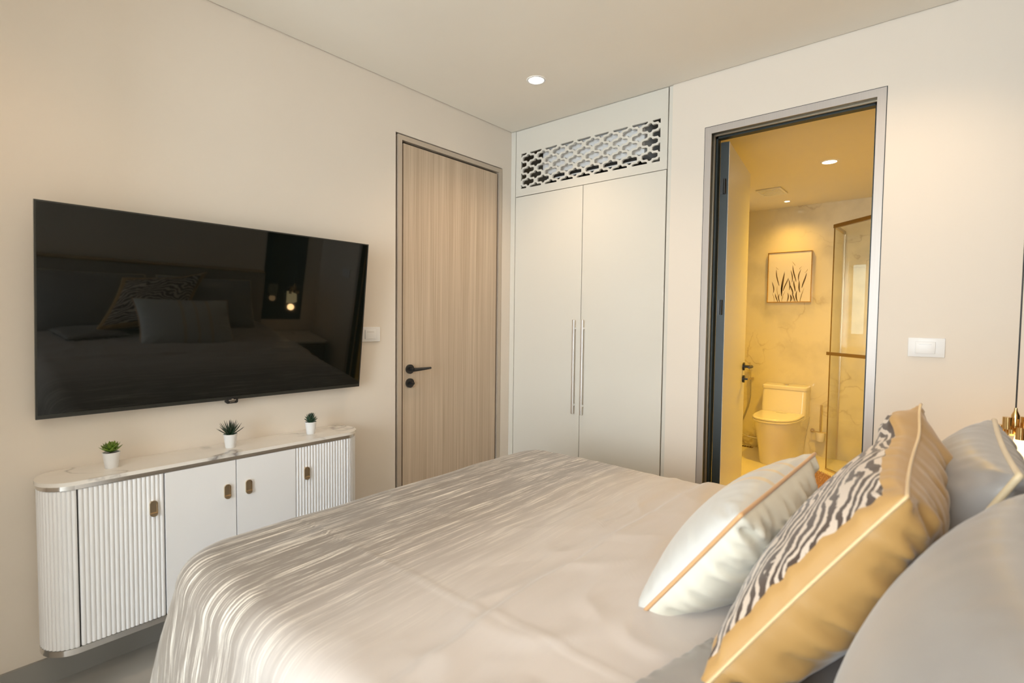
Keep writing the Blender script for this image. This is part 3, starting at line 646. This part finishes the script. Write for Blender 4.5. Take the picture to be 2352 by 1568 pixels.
def smooth(a, b, x):
    t = np.clip((x - a) / (b - a), 0, 1); return t * t * (3 - 2 * t)
def vnoise(x, y, z, s):
    return noise.noise(Vector((x * s, y * s, z * s)))
def bedspread():
    NP, R = 460, 0.16
    cx_, cy_ = (bx0 + bx1) / 2, (by0 + by1) / 2; hx, hy = (bx1 - bx0) / 2, (by1 - by0) / 2
    # rounded rectangle perimeter by arc length
    segs = []
    def arc(cx0, cy0, a0): return [((cx0 + R * math.cos(a0 + math.pi / 2 * k / 24), cy0 + R * math.sin(a0 + math.pi / 2 * k / 24)), (math.cos(a0 + math.pi / 2 * k / 24), math.sin(a0 + math.pi / 2 * k / 24))) for k in range(25)]
    P = arc(bx1 - R, by1 - R, 0) + arc(bx0 + R, by1 - R, math.pi / 2) + arc(bx0 + R, by0 + R, math.pi) + arc(bx1 - R, by0 + R, 1.5 * math.pi)
    pts = [Vector(p[0]) for p in P]; nr = [Vector(p[1]) for p in P]; pts.append(pts[0]); nr.append(nr[0])
    S = [0]
    for a, b in zip(pts, pts[1:]): S.append(S[-1] + (b - a).length)
    per = []; j = 0
    for k in range(NP):
        s = S[-1] * k / NP
        while S[j + 1] < s: j += 1
        t = (s - S[j]) / max(S[j + 1] - S[j], 1e-9); per.append((pts[j].lerp(pts[j + 1], t), nr[j].lerp(nr[j + 1], t).normalized(), s))
    bm = bmesh.new(); uvl = bm.loops.layers.uv.new('UVMap'); UV = {}
    r_edge = 0.085
    def top_z(x, y):
        z = BZ
        ex = min(x - bx0, 1.0); ey = min(y - by0, by1 - y, 1.0)
        z += 0.016 * math.sin(min(max(ex, 0) / 0.5, 1) * math.pi / 2) * math.sin(min(max(ey, 0) / 0.45, 1) * math.pi / 2) - 0.012
        # turned-back upper layer towards the pillows
        z += 0.013 * float(smooth(1.63, 1.655, x + 0.015 * vnoise(x, y, 0, 3.0)))
        # ironed fold creases
        for c_, v_ in ((1.575, x), (-1.96, y)):
            d = (v_ - c_ - 0.006 * vnoise(x, y, 5, 4)); z += 0.0028 * math.exp(-(d / 0.006) ** 2)
        # soft wrinkles
        z += 0.007 * vnoise(x, y, 1.3, 3.2) * float(smooth(0.9, 1.4, x))
        dd = vnoise(x * 0.6 + y * 0.9, x * 1.6 - y * 0.4, 3.1, 5.0); z += 0.006 * (1 - abs(dd) * 3.0 if abs(dd) < 0.33 else 0) * float(smooth(1.0, 1.7, x))
        z += 0.004 * vnoise(x * 4, y, 7.7, 3.0)
        return z
    rings = []
    ks = [i / 66 for i in range(1, 67)]
    cv = bm.verts.new((cx_, cy_, top_z(cx_, cy_))); UV[cv] = (cx_ - bx0, cy_)
    inner = []
    for (p, n_, s) in per:
        q = p - n_ * r_edge; inner.append(q)
    for k in ks:
        row = []
        for q in inner:
            x, y = cx_ + k * (q.x - cx_), cy_ + k * (q.y - cy_)
            v_ = bm.verts.new((x, y, top_z(x, y))); UV[v_] = (x - bx0, y); row.append(v_)
        rings.append(row)
    # edge roll then skirt
    nroll, nsk = 9, 34
    for i in range(1, nroll + nsk + 1):
        row = []
        for (p, n_, s), q in zip(per, inner):
            headside = float(smooth(bx1 - 0.10, bx1 - 0.02, p.x))
            if i <= nroll:
                a = math.pi / 2 * i / nroll
                out = r_edge * math.sin(a); dz = -r_edge * (1 - math.cos(a)); arc_ = r_edge * a
            else:
                tt = (i - nroll) / nsk; drop = tt * 0.50
                out = r_edge; dz = -r_edge - drop; arc_ = r_edge * math.pi / 2 + drop
                corner = abs(n_.x * n_.y) * 2
                f = 0.5 * math.sin(s * 34 + 1.2 * math.sin(s * 7)) + 0.5 * math.sin(s * 57 + 2.0)
                out += (0.010 * min(1, tt * 4) + 0.045 * tt + 0.05 * corner * tt) + (0.010 + 0.022 * corner) * f * min(1, tt * 1.5)
                if n_.x < -0.02 and n_.y < -0.02:
                    ca_ = math.degrees(math.atan2(-n_.y, -n_.x)); out -= 0.075 * math.exp(-((ca_ - 52) / 8) ** 2) * min(1, tt * 1.5)
            if headside > 0:
                out *= (1 - headside * 0.9); dz = dz * (1 - headside) - 0.02 * headside
            x, y = q.x + n_.x * out, q.y + n_.y * out
            zt = top_z(q.x, q.y)
            z = max(zt + dz, 0.035 + 0.01 * vnoise(x, y, 0, 6))
            z += 0.002 * vnoise(x, y, z, 7) if i <= nroll else 0
            v_ = bm.verts.new((x, y, z)); UV[v_] = (q.x + n_.x * arc_ - bx0, q.y + n_.y * arc_); row.append(v_)
        rings.append(row)
    n = NP
    for i in range(n): bm.faces.new((cv, rings[0][i], rings[0][(i + 1) % n]))
    for a, b in zip(rings, rings[1:]):
        for i in range(n): bm.faces.new((a[i], b[i], b[(i + 1) % n], a[(i + 1) % n]))
    for f in bm.faces:
        for lp_ in f.loops: lp_[uvl].uv = UV[lp_.vert]
    o_ = obj('bedspread', bm, M['bedspread'], None, 180); return o_
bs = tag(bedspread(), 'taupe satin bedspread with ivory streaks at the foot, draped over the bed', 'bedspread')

# ------------------------------------------------------------------ cushions and pillows
def pillow(name, label, cat, center, u_dir, v_dir, w, h, thick, mats, pinch=0.07, power=0.42, pipe=None, seed=0, group=None, wr=0.004, pipe_r=0.004, npin=(1, 1), back=None, ear=0.0, shear=0.0):
    """front of the pillow is the local -z side; u_dir, v_dir are its width and height directions"""
    u_ = Vector(u_dir).normalized(); v_ = Vector(v_dir); v_ = (v_ - u_ * v_.dot(u_)).normalized(); n_ = u_.cross(v_)
    NG = 56; bm = bmesh.new(); uvl = bm.loops.layers.uv.new('UVMap'); UV = {}
    def pos(i, j, side):
        a = math.sin((i / NG - 0.5) * math.pi) * 0.35 + (2 * i / NG - 1) * 0.65; b = math.sin((j / NG - 0.5) * math.pi) * 0.35 + (2 * j / NG - 1) * 0.65
        x = w / 2 * a * (1 - pinch * npin[0] * (1 - b * b) * abs(a) ** 1.5); y = h / 2 * b * (1 - pinch * npin[1] * (1 - a * a) * abs(b) ** 1.5)
        e = max(0.0, (1 - a * a)) * max(0.0, (1 - b * b))
        t = (thick if side == -1 or back is None else back) / 2 * e ** power; wr_ = wr * (0.3 if side == -1 else 1.15)
        if e > 0:
            ed = 1 - max(abs(a), abs(b)); fall = math.exp(-ed / 0.15) * min(1, ed * 14)
            ang = (a if abs(b) > abs(a) else b)
            t += wr_ * fall * (math.sin(ang * 19 + seed + 1.5 * math.sin(ang * 5)) + 0.8 * math.sin(ang * 37 + 2 * seed)) * 1.6
            t += wr_ * 1.1 * noise.noise(Vector((a * 2.2 + seed, b * 2.2, side * 3.0)))* min(1, ed * 5)
            cc = max(0, abs(a) + abs(b) - 1.15); t += wr_ * 1.5 * cc * math.sin((abs(a) - abs(b)) * 24 + seed) * min(1, ed * 20)
        dzc = 0.0
        if ear:
            q = min(max((b + a - 1.25) / 0.75, 0.0), 1.0)
            t += ear * 0.9 * math.sin(math.pi * q) ** 2 * min(1, (1 - max(abs(a), abs(b))) * 12)
            x += ear * 0.2 * q * q; y += ear * 0.4 * q * q; dzc = -ear * 1.2 * q * q * math.sin(2.2 * q)
        x += shear * y
        return Vector((x, y, side * max(t, 0.0) + dzc)), ((a + 1) / 2, (b + 1) / 2)
    grid = {}
    for side in (-1, 1):
        for i in range(NG + 1):
            for j in range(NG + 1):
                if side == 1 and (i in (0, NG) or j in (0, NG)): grid[side, i, j] = grid[-1, i, j]; continue
                p, uvc = pos(i, j, side); vv = bm.verts.new(p); UV[vv] = uvc; grid[side, i, j] = vv
    for side in (-1, 1):
        for i in range(NG):
            for j in range(NG):
                q = [grid[side, i, j], grid[side, i + 1, j], grid[side, i + 1, j + 1], grid[side, i, j + 1]]
                f = bm.faces.new(q if side == 1 else list(reversed(q))); f.material_index = 0 if side == -1 else 1; f.smooth = True
                for lp_ in f.loops: lp_[uvl].uv = UV[lp_.vert]
    edge = [(i, 0) for i in range(NG)] + [(NG, j) for j in range(NG)] + [(NG - i, NG) for i in range(NG)] + [(0, NG - j) for j in range(NG)]
    loop = [pos(i, j, -1)[0] for i, j in edge]
    o_ = obj(name, bm, mats)
    o_.matrix_world = Matrix(((u_.x, v_.x, n_.x, center[0]), (u_.y, v_.y, n_.y, center[1]), (u_.z, v_.z, n_.z, center[2]), (0, 0, 0, 1)))
    tag(o_, label, cat, group)
    if pipe is not None:
        q = obj('piping', tube(bmesh.new(), loop, pipe_r, 8, True), pipe, o_, 180)
    return o_
def slope(al): return Vector((math.sin(al), 0, math.cos(al)))
def lean(al, phi):
    s = slope(al); y = Vector((0, 1, 0)); return y * math.cos(phi) - s * math.sin(phi), s * math.cos(phi) + y * math.sin(phi)
# grey shams leaning on the headboard
for nm, lab, cy_, czx in (('grey_sham', 'grey satin pillow with cream piping, far one beside the pendant lamp', -1.16, (2.388, 0.835)), ('grey_sham', 'grey satin pillow with cream piping, nearest at lower right corner', -1.93, (2.405, 0.828))):
    uu, vv = lean(math.radians(26), 0.0)
    pillow(nm, lab, 'pillow', (czx[0], cy_, czx[1]), uu, vv, 0.70, 0.45, 0.21, [M['grey_satin'], M['grey_satin']], 0.04, 0.40, M['cream_pipe'], 2 if cy_ > -1.5 else 5, 'grey pillows against the headboard', 0.005, 0.006)
ZC = [M['zebra'], M['gold']]
zl, zx, zd = Vector((2.092, -1.955, 0.695)), Vector((2.343, -1.755, 1.03)), Vector((2.352, -1.22, 1.085))     # near bottom, near top and far top corners
zb_, za_ = zd - zx, zx - zl; zu = zb_.normalized(); zv = za_ - zu * za_.dot(zu)
pillow('zebra_cushion', 'zebra print cushion with gold satin back, its far corner standing up, behind the ivory cushion', 'cushion', zl + za_ / 2 + zb_ / 2, zu, zv, zb_.length, zv.length, 0.13, ZC, 0.08, 0.42, M['gold_pipe'], 1, None, 0.008, 0.003, back=0.30, ear=0.028, shear=za_.dot(zu) / zv.length)
# ivory lumbar cushion
s_ = Vector((2.0975 - 1.885, 0.0, 0.933 - 0.645))
pillow('ivory_cushion', 'ivory lumbar cushion with gold stripes and tan piping on the bed', 'cushion', (1.99, -1.44, 0.785), (0.02, 1, 0.0), s_, 0.625, 0.375, 0.17, [M['ivory'], M['ivory_back']], 0.07, 0.45, M['tan_pipe'], 3, None, 0.0065, 0.0045, back=0.25)
# grey satin pillow lying flat under the cushions
pillow('flat_pillow', 'grey satin pillow lying flat beneath the cushions near the ivory one', 'pillow', (2.125, -1.97, 0.685), (0.25, 1, 0), (1, -0.25, 0.02), 0.36, 0.24, 0.06, [M['grey_satin'], M['grey_satin']], 0.03, 0.35, M['grey_satin'], 8, None, 0.006, 0.003)

# ------------------------------------------------------------------ nightstand, pendant, tinted panel
ns = thing('nightstand', 'dark wooden nightstand beside the headboard under the pendant lamp', 'nightstand', (2.6, -0.27, 0))
part('body', BOX((2.40, -0.46, 0.06), (XR - 0.014, -0.07, 0.48), 0.004), M['nightwood'], ns)
part('top', BOX((2.385, -0.475, 0.48), (XR - 0.014, -0.055, 0.50), 0.003), M['marble_top'], ns)
for z_ in (0.08, 0.285):
    dr = part('drawer', BOX((2.382, -0.45, z_), (2.399, -0.08, z_ + 0.185), 0.002), M['nightwood'], ns)
    part('handle', BOX((2.368, -0.33, z_ + 0.09), (2.381, -0.20, z_ + 0.10), 0.003), M['brass'], dr)
for lx in (2.42, 2.76):
    for ly in (-0.44, -0.09): part('leg', cyl(bmesh.new(), (lx, ly, 0), (lx, ly, 0.06), 0.012, 0.016, 12), M['black_metal'], ns, 40)
tag(obj('tinted_wall_panel', BOX((XR - 0.008, -0.56, 0.62), (XR, -0.16, 2.56), 0.002), M['tinted_glass']), 'tall dark tinted glass panel on the wall behind the pendant lamp', 'panel')
pen = thing('pendant_lamp', 'glowing pendant lamp with gold tubes hanging at the right edge', 'lamp', (2.560, -0.37, H))
PC = (2.560, -0.37)
part('cable', cyl(bmesh.new(), (*PC, 1.015), (*PC, H - 0.02), 0.0022, seg=8), M['black_metal'], pen, 60)
part('canopy', cyl(bmesh.new(), (*PC, H - 0.025), (*PC, H - 0.0005), 0.05, seg=28), M['brass'], pen, 40)
part('socket', lathe(bmesh.new(), [(0.005, 0.0), (0.011, 0.004), (0.011, 0.045), (0.005, 0.06), (0.004, 0.07)], (*PC, 0.955), 18), M['brass'], pen, 40)
for k, (dx, dy, zt, ln, rr) in enumerate(((-0.036, 0.0, 0.965, 0.026, 0.013), (-0.020, -0.022, 0.995, 0.04, 0.013), (-0.012, 0.028, 0.972, 0.045, 0.013), (0.012, -0.03, 0.965, 0.04, 0.013), (0.026, 0.022, 0.995, 0.05, 0.013), (0.034, -0.012, 0.99, 0.05, 0.013), (0.056, 0.01, 0.98, 0.05, 0.013), (-0.008, 0.0, 0.958, 0.02, 0.012), (0.02, 0.0, 0.965, 0.02, 0.012))):
    part('gold_tube', cyl(bmesh.new(), (PC[0] + dx, PC[1] + dy, zt - ln), (PC[0] + dx, PC[1] + dy, zt), rr, seg=18), M['brass'], pen, 40)
part('glass_shade', prism(bmesh.new(), [(PC[0] - 0.012, 0.850), (PC[0] + 0.070, 0.820), (PC[0] + 0.080, 0.935), (PC[0] + 0.004, 0.935)], 1, PC[1] - 0.03, PC[1] + 0.03), M['shade_glow'], pen, None, 'glowing warm glass block')
ld = bpy.data.lights.new('pendant_light', 'POINT'); ld.energy = 1.0; ld.color = (1.0, 0.62, 0.28); ld.shadow_soft_size = 0.03
lo_ = bpy.data.objects.new('pendant_light', ld); C.objects.link(lo_); lo_.parent = pen; lo_.location = (0.035, 0, 0.79 - H)

# ------------------------------------------------------------------ downlights
def downlight(label, x, y, z, r, lens, lamp, cone=130, blend=0.9, name='downlight', group='recessed downlights'):
    t = thing(name, label, 'light', (x, y, z), group)
    bm = bmesh.new(); n = 40
    prof = [(r * 0.86, -0.0005), (r * 0.90, -0.004), (r * 1.08, -0.004), (r * 1.12, -0.0006)]
    rings = [[bm.verts.new((a * math.cos(2 * math.pi * i / n), a * math.sin(2 * math.pi * i / n), b)) for i in range(n)] for a, b in prof]
    for p, q in zip(rings, rings[1:]):
        for i in range(n): bm.faces.new((p[i], p[(i + 1) % n], q[(i + 1) % n], q[i]))
    obj('ring', bm, M['plastic'], t, 50)
    obj('lens', lathe(bmesh.new(), [(r * 0.88, -0.0003), (r * 0.88, -0.0015), (r * 0.5, -0.002)], seg=36), lens, t)
    d = bpy.data.lights.new('downlight_lamp', 'SPOT'); d.energy = lamp['energy']; d.color = lamp['color']; d.spot_size = math.radians(cone); d.spot_blend = blend; d.shadow_soft_size = 0.045
    l = bpy.data.objects.new('downlight_lamp', d); C.objects.link(l); l.parent = t; l.location = (0, 0, -0.02)
    return t
downlight('round recessed downlight in the bedroom ceiling near the wardrobe', 0.622, -0.522, H, 0.047, M['lens'], BED_LAMP)
downlight('round recessed downlight over the head of the bed by the bathroom door', 2.20, -0.52, H, 0.047, M['lens'], BED_LAMP_HEAD)
downlight('round recessed downlight above the foot of the bed by the window', 0.622, -2.75, H, 0.047, M['lens'], BED_LAMP_NEAR)
downlight('round recessed downlight above the pillows by the window', 2.20, -2.75, H, 0.047, M['lens'], BED_LAMP_HEAD)
downlight('large round downlight in the bathroom ceiling', 1.68, 1.529, BH, 0.052, M['bath_lens'], BATH_LAMP, 150, 0.9, group='bathroom downlights')
downlight('small spotlight in the bathroom ceiling close to the marble wall above the picture', 1.154, 2.677, BH, 0.026, M['bath_lens'], BATH_SPOT, 140, 1.0, group='bathroom downlights')
vt = thing('ceiling_vent', 'square white extractor vent in the bathroom ceiling', 'vent', (1.14, 2.19, BH))
obj('cover', BOX((-0.10, -0.13, -0.012), (0.10, 0.13, -0.0005), 0.004), M['plastic'], vt)
for k in range(5): obj('slat', BOX((-0.085, -0.105 + k * 0.045, -0.016), (0.085, -0.075 + k * 0.045, -0.0125)), M['plastic'], vt)

# ------------------------------------------------------------------ bathroom things
# picture
pic = thing('framed_picture', 'square picture of dark grasses in thin gold frame on the marble wall above the toilet', 'picture', (1.138, BY, 1.752))
pw, ph_ = 0.198, 0.250
bm = bmesh.new()
for lo, hi in (((-pw, -0.036, -ph_), (-pw + 0.007, -0.001, ph_)), ((pw - 0.007, -0.036, -ph_), (pw, -0.001, ph_)), ((-pw + 0.007, -0.036, -ph_), (pw - 0.007, -0.001, -ph_ + 0.007)), ((-pw + 0.007, -0.036, ph_ - 0.007), (pw - 0.007, -0.001, ph_))): box(bm, lo, hi)
obj('frame', bm, M['brass'], pic)
obj('canvas', BOX((-pw + 0.007, -0.030, -ph_ + 0.007), (pw - 0.007, -0.002, ph_ - 0.007)), M['canvas'], pic)
def blade(bm, x, z0_, z1_, lean_, wdt):
    n = 8; L_ = []; R_ = []
    for k in range(n + 1):
        t = k / n; xx = x + lean_ * t + 0.01 * math.sin(t * 3 + x * 40); ww = wdt * math.sin(math.pi * min(1, 0.08 + t * 0.92)) ** 0.8 + 0.0003
        L_.append((xx - ww, z0_ + (z1_ - z0_) * t)); R_.append((xx + ww, z0_ + (z1_ - z0_) * t))
    prism(bm, L_ + R_[::-1], 1, -0.0306, -0.0302)
bm1 = bmesh.new(); bm2 = bmesh.new()
def sc(px, py): return ((px - 610) / 480 * 0.38, (465 - py) / 560 * 0.49)
for tip, bot, w_ in (((470, 370), (490, 560), 4), ((548, 400), (540, 680), 7), ((520, 530), (545, 650), 4), ((590, 470), (560, 620), 4), ((600, 480), (615, 610), 3.5), ((635, 385), (636, 525), 3.5), ((658, 330), (680, 520), 4.5), ((678, 500), (672, 630), 5), ((738, 380), (722, 510), 3.5), ((712, 505), (748, 640), 5), ((790, 420), (768, 590), 5), ((418, 510), (428, 640), 4), ((628, 540), (648, 660), 5), ((470, 645), (478, 745), 4), ((505, 650), (512, 745), 4), ((592, 640), (600, 745), 4), ((632, 660), (626, 745), 5), ((665, 630), (676, 745), 4), ((702, 620), (714, 745), 5)):
    a = sc(*tip); b = sc(*bot); blade(bm1, b[0], b[1], a[1], a[0] - b[0], w_ / 480 * 0.38 * 1.5)
for tip, bot in (((428, 640), (436, 745)), ((490, 560), (480, 700)), ((540, 680), (548, 745)), ((748, 640), (756, 745)), ((768, 590), (752, 745)), ((560, 620), (546, 720)), ((648, 660), (660, 745)), ((655, 290), (660, 340)), ((470, 345), (472, 375)), ((800, 380), (790, 425)), ((740, 350), (737, 385))):
    a = sc(*tip); b = sc(*bot); blade(bm2, b[0], b[1], a[1], a[0] - b[0], 0.0022)
obj('painted_grass', bm1, M['ink'], pic); obj('painted_stems', bm2, M['ink_light'], pic)

# toilet
to = thing('toilet', 'white one-piece toilet with closed lid against the marble wall', 'toilet', (1.165, 2.62, 0))
TX = 1.165
def dshape(wf, yb, yf, n=20, sq=2.4):
    """D outline: straight back at yb, rounded front at yf (yf < yb)"""
    pts = [(TX + wf, yb), (TX - wf, yb)]; ym = yb - (yb - yf) * 0.38
    for k in range(n + 1):
        a = math.pi * k / n; cx2, sy2 = -math.cos(a), math.sin(a)
        pts.append((TX + wf * math.copysign(abs(cx2) ** (2 / sq), cx2), ym - (ym - yf) * abs(sy2) ** (2 / sq)))
    return pts
def loft(bm, secs):
    rings = [[bm.verts.new((x, y, z)) for x, y in poly] for poly, z in secs]
    n = len(rings[0])
    for a, b in zip(rings, rings[1:]):
        for i in range(n): bm.faces.new((a[i], a[(i + 1) % n], b[(i + 1) % n], b[i]))
    bm.faces.new(list(reversed(rings[0]))); bm.faces.new(rings[-1]); return bm
TB = 2.945
bm = loft(bmesh.new(), [(dshape(0.150, TB, 2.30), 0.001), (dshape(0.152, TB, 2.295), 0.03), (dshape(0.158, TB, 2.285), 0.12), (dshape(0.175, TB, 2.258), 0.25), (dshape(0.190, TB, 2.235), 0.34), (dshape(0.194, TB, 2.230), 0.385), (dshape(0.188, TB, 2.236), 0.392)])
part('bowl', bm, M['porcelain'], to, 35)
part('seat', loft(bmesh.new(), [(dshape(0.192, 2.72, 2.226), 0.3935), (dshape(0.194, 2.72, 2.223), 0.397), (dshape(0.194, 2.72, 2.223), 0.407), (dshape(0.191, 2.72, 2.227), 0.410)]), M['porcelain'], to, 35)
part('lid', loft(bmesh.new(), [(dshape(0.190, 2.72, 2.228), 0.413), (dshape(0.193, 2.72, 2.224), 0.416), (dshape(0.193, 2.72, 2.224), 0.426), (dshape(0.186, 2.715, 2.234), 0.433)]), M['porcelain'], to, 35)
part('hinge', BOX((TX - 0.05, 2.665, 0.434), (TX + 0.05, 2.70, 0.437), 0.001), M['plastic'], to)
def rrect(x0, x1, y0, y1, r, n=6):
    pts = []
    for cx2, cy2, a0 in ((x1 - r, y1 - r, 0), (x0 + r, y1 - r, 90), (x0 + r, y0 + r, 180), (x1 - r, y0 + r, 270)):
        for k in range(n + 1): a = math.radians(a0 + 90 * k / n); pts.append((cx2 + r * math.cos(a), cy2 + r * math.sin(a)))
    return pts
bm = loft(bmesh.new(), [(rrect(TX - 0.193, TX + 0.193, 2.715, TB, 0.035), 0.385), (rrect(TX - 0.196, TX + 0.196, 2.725, TB, 0.035), 0.45), (rrect(TX - 0.193, TX + 0.193, 2.745, TB, 0.03), 0.62), (rrect(TX - 0.191, TX + 0.191, 2.750, TB, 0.03), 0.648)])
part('tank', bm, M['porcelain'], to, 35)
bm = loft(bmesh.new(), [(rrect(TX - 0.196, TX + 0.196, 2.743, TB + 0.002, 0.03), 0.6495), (rrect(TX - 0.198, TX + 0.198, 2.741, TB + 0.002, 0.03), 0.655), (rrect(TX - 0.198, TX + 0.198, 2.741, TB + 0.002, 0.03), 0.678), (rrect(TX - 0.190, TX + 0.190, 2.749, TB - 0.006, 0.028), 0.688)])
part('tank_lid', bm, M['porcelain'], to, 35)
part('flush_button', lathe(bmesh.new(), [(0.027, 0.0), (0.027, 0.004), (0.022, 0.007)], (TX, 2.845, 0.6882), 28), M['chrome'], to, 40)

# toilet brush
br = thing('toilet_brush', 'toilet brush in a wall holder between toilet and shower glass', 'brush', (1.455, 2.90, 0.25))
bm = tube(bmesh.new(), [(1.385, BY - 0.001, 0.250), (1.385, 2.895, 0.250), (1.52, 2.895, 0.250)], 0.007, 10); cyl(bm, (1.385, BY, 0.25), (1.385, BY - 0.008, 0.25), 0.02, seg=20)
part('holder', bm, M['champagne'], br, 60)
part('cup', lathe(bmesh.new(), [(0.030, 0.0), (0.034, 0.005), (0.041, 0.085), (0.038, 0.085)], (1.462, 2.895, 0.165), 28), M['porcelain'], br, 50)
part('handle', cyl(bmesh.new(), (1.462, 2.895, 0.252), (1.462, 2.895, 0.515), 0.008, seg=14), M['champagne'], br, 50)
# bidet sprayer
bs_ = thing('bidet_sprayer', 'chrome handheld bidet sprayer with hose on the marble wall left of toilet', 'sprayer', (0.80, 2.93, 0.80))
bm = cyl(bmesh.new(), (0.80, BY, 0.80), (0.80, 2.90, 0.80), 0.014, seg=16); box(bm, (0.785, 2.885, 0.788), (0.815, 2.915, 0.815), 0.003)
part('holder', bm, M['chrome'], bs_, 40)
part('spray_head', tube(bmesh.new(), [(0.765, 2.86, 0.845), (0.79, 2.885, 0.845), (0.812, 2.895, 0.83), (0.815, 2.897, 0.73)], [0.015, 0.013, 0.010, 0.009], 12), M['chrome'], bs_, 60)
part('valve', BOX((0.80, 2.885, 0.705), (0.834, 2.955, 0.725), 0.004), M['champagne'], bs_)
part('hose', tube(bmesh.new(), [(0.815, 2.897, 0.73), (0.818, 2.90, 0.62), (0.815, 2.91, 0.52), (0.795, 2.915, 0.42), (0.765, 2.92, 0.34), (0.735, 2.92, 0.25), (0.73, 2.93, 0.225), (0.725, BY, 0.205)], 0.008, 10), M['rubber'], bs_, 60)
tag(obj('supply_pipe', tube(bmesh.new(), [(0.70, BY, 0.155), (0.73, 2.93, 0.135), (0.80, 2.90, 0.110), (0.87, 2.895, 0.105), (0.97, 2.90, 0.11)], 0.008, 10), M['chrome'], None, 60), 'thin chrome water pipe low on the wall beside the toilet', 'pipe')
dr_ = thing('floor_drain', 'dark rectangular floor drain strip at the bathroom wall left of toilet', 'drain', (0.79, 2.90, 0))
obj('grate', BOX((-0.10, -0.025, 0.0003), (0.07, 0.025, 0.004), 0.001), M['bronze'], dr_)
for k in range(6): obj('slot', BOX((-0.09 + k * 0.026, -0.018, 0.0041), (-0.078 + k * 0.026, 0.018, 0.0047)), M['dark'], dr_)

# shower enclosure: return panel to the back wall plus diagonal door
sh = thing('shower_enclosure', 'glass corner shower enclosure with bronze rails in the bathroom', 'shower', (1.577, 2.496, 0))
dv = Vector((1, -1, 0)).normalized(); nv = Vector((-1, -1, 0)).normalized()
def slabv(p, d, length, z0_, z1_, th):
    p = Vector(p); d = Vector(d); q = Vector((d.y, -d.x, 0)) * th / 2
    bm = bmesh.new(); pts = [p + q, p - q, p + d * length - q, p + d * length + q]
    prism(bm, [(v_.x, v_.y) for v_ in pts], 2, z0_, z1_); return bm
SC = (1.580, 2.496, 0)
part('glass_panel', slabv((1.578, 2.500, 0), (0.03, 1, 0), 0.455, 0.012, 2.13, 0.008), M['shower_glass'], sh)
part('glass_door', slabv(SC, dv, 0.86, 0.015, 2.125, 0.008), M['shower_glass'], sh)
part('glass_panel', slabv((1.580 + 0.61, 2.496 - 0.61, 0), (1, 0, 0), 0.428, 0.012, 2.13, 0.008), M['shower_glass'], sh)
bm = slabv((SC[0], SC[1], 0), dv, 0.87, 2.127, 2.157, 0.026); part('header_rail', bm, M['bronze'], sh)
part('header_rail', slabv((1.578, 2.500, 0), (0.03, 1, 0), 0.455, 2.132, 2.157, 0.022), M['champagne'], sh)
part('edge_seal', slabv((SC[0] - 0.002, SC[1] + 0.002, 0), dv, 0.003, 0.012, 2.127, 0.009), M['bronze'], sh)
part('edge_seal', slabv((1.590, 2.948, 0), (0, 1, 0), 0.012, 0.012, 2.132, 0.016), M['champagne'], sh)
part('sill', slabv((SC[0], SC[1], 0), dv, 0.865, 0.001, 0.014, 0.02), M['champagne'], sh)
a = Vector(SC) + dv * 0.02 + nv * 0.045; b = Vector(SC) + dv * 0.60 + nv * 0.045
bm = bmesh.new(); bm = slabv((a.x, a.y, 0), dv, 0.58, 1.022, 1.050, 0.012)
for t_ in (0.10, 0.50): cyl(bm, Vector(SC) + dv * t_ + nv * 0.005 + Vector((0, 0, 1.036)), Vector(SC) + dv * t_ + nv * 0.045 + Vector((0, 0, 1.036)), 0.006, seg=10)
part('towel_bar', bm, M['bronze'], sh)

# bath mat
bmm = bmesh.new(); rr_ = random.Random(5)
mc = Vector((1.66, 1.99, 0)); 
box(bmm, (-0.36, -0.21, 0.001), (0.36, 0.21, 0.010), 0.004)
for k in range(5200):
    x_, y_ = rr_.uniform(-0.36, 0.36), rr_.uniform(-0.21, 0.21); h_ = rr_.uniform(0.014, 0.024); r_ = 0.0045; a_ = rr_.uniform(0, 6.28)
    dx_, dy_ = rr_.uniform(-.008, .008), rr_.uniform(-.008, .008)
    vs = [bmm.verts.new((x_ + r_ * math.cos(a_ + q * 2.094), y_ + r_ * math.sin(a_ + q * 2.094), 0.009)) for q in range(3)]; tp = bmm.verts.new((x_ + dx_, y_ + dy_, 0.009 + h_))
    for q in range(3): bmm.faces.new((vs[q], vs[(q + 1) % 3], tp))
mt = obj('bath_mat', bmm, M['rug'], None); mt.location = mc; mt.rotation_euler = (0, 0, math.radians(-45)); mt.location -= Vector((0.06, 0.0, 0))
tag(mt, 'shaggy rose-brown bath mat on the bathroom floor before the shower', 'mat')
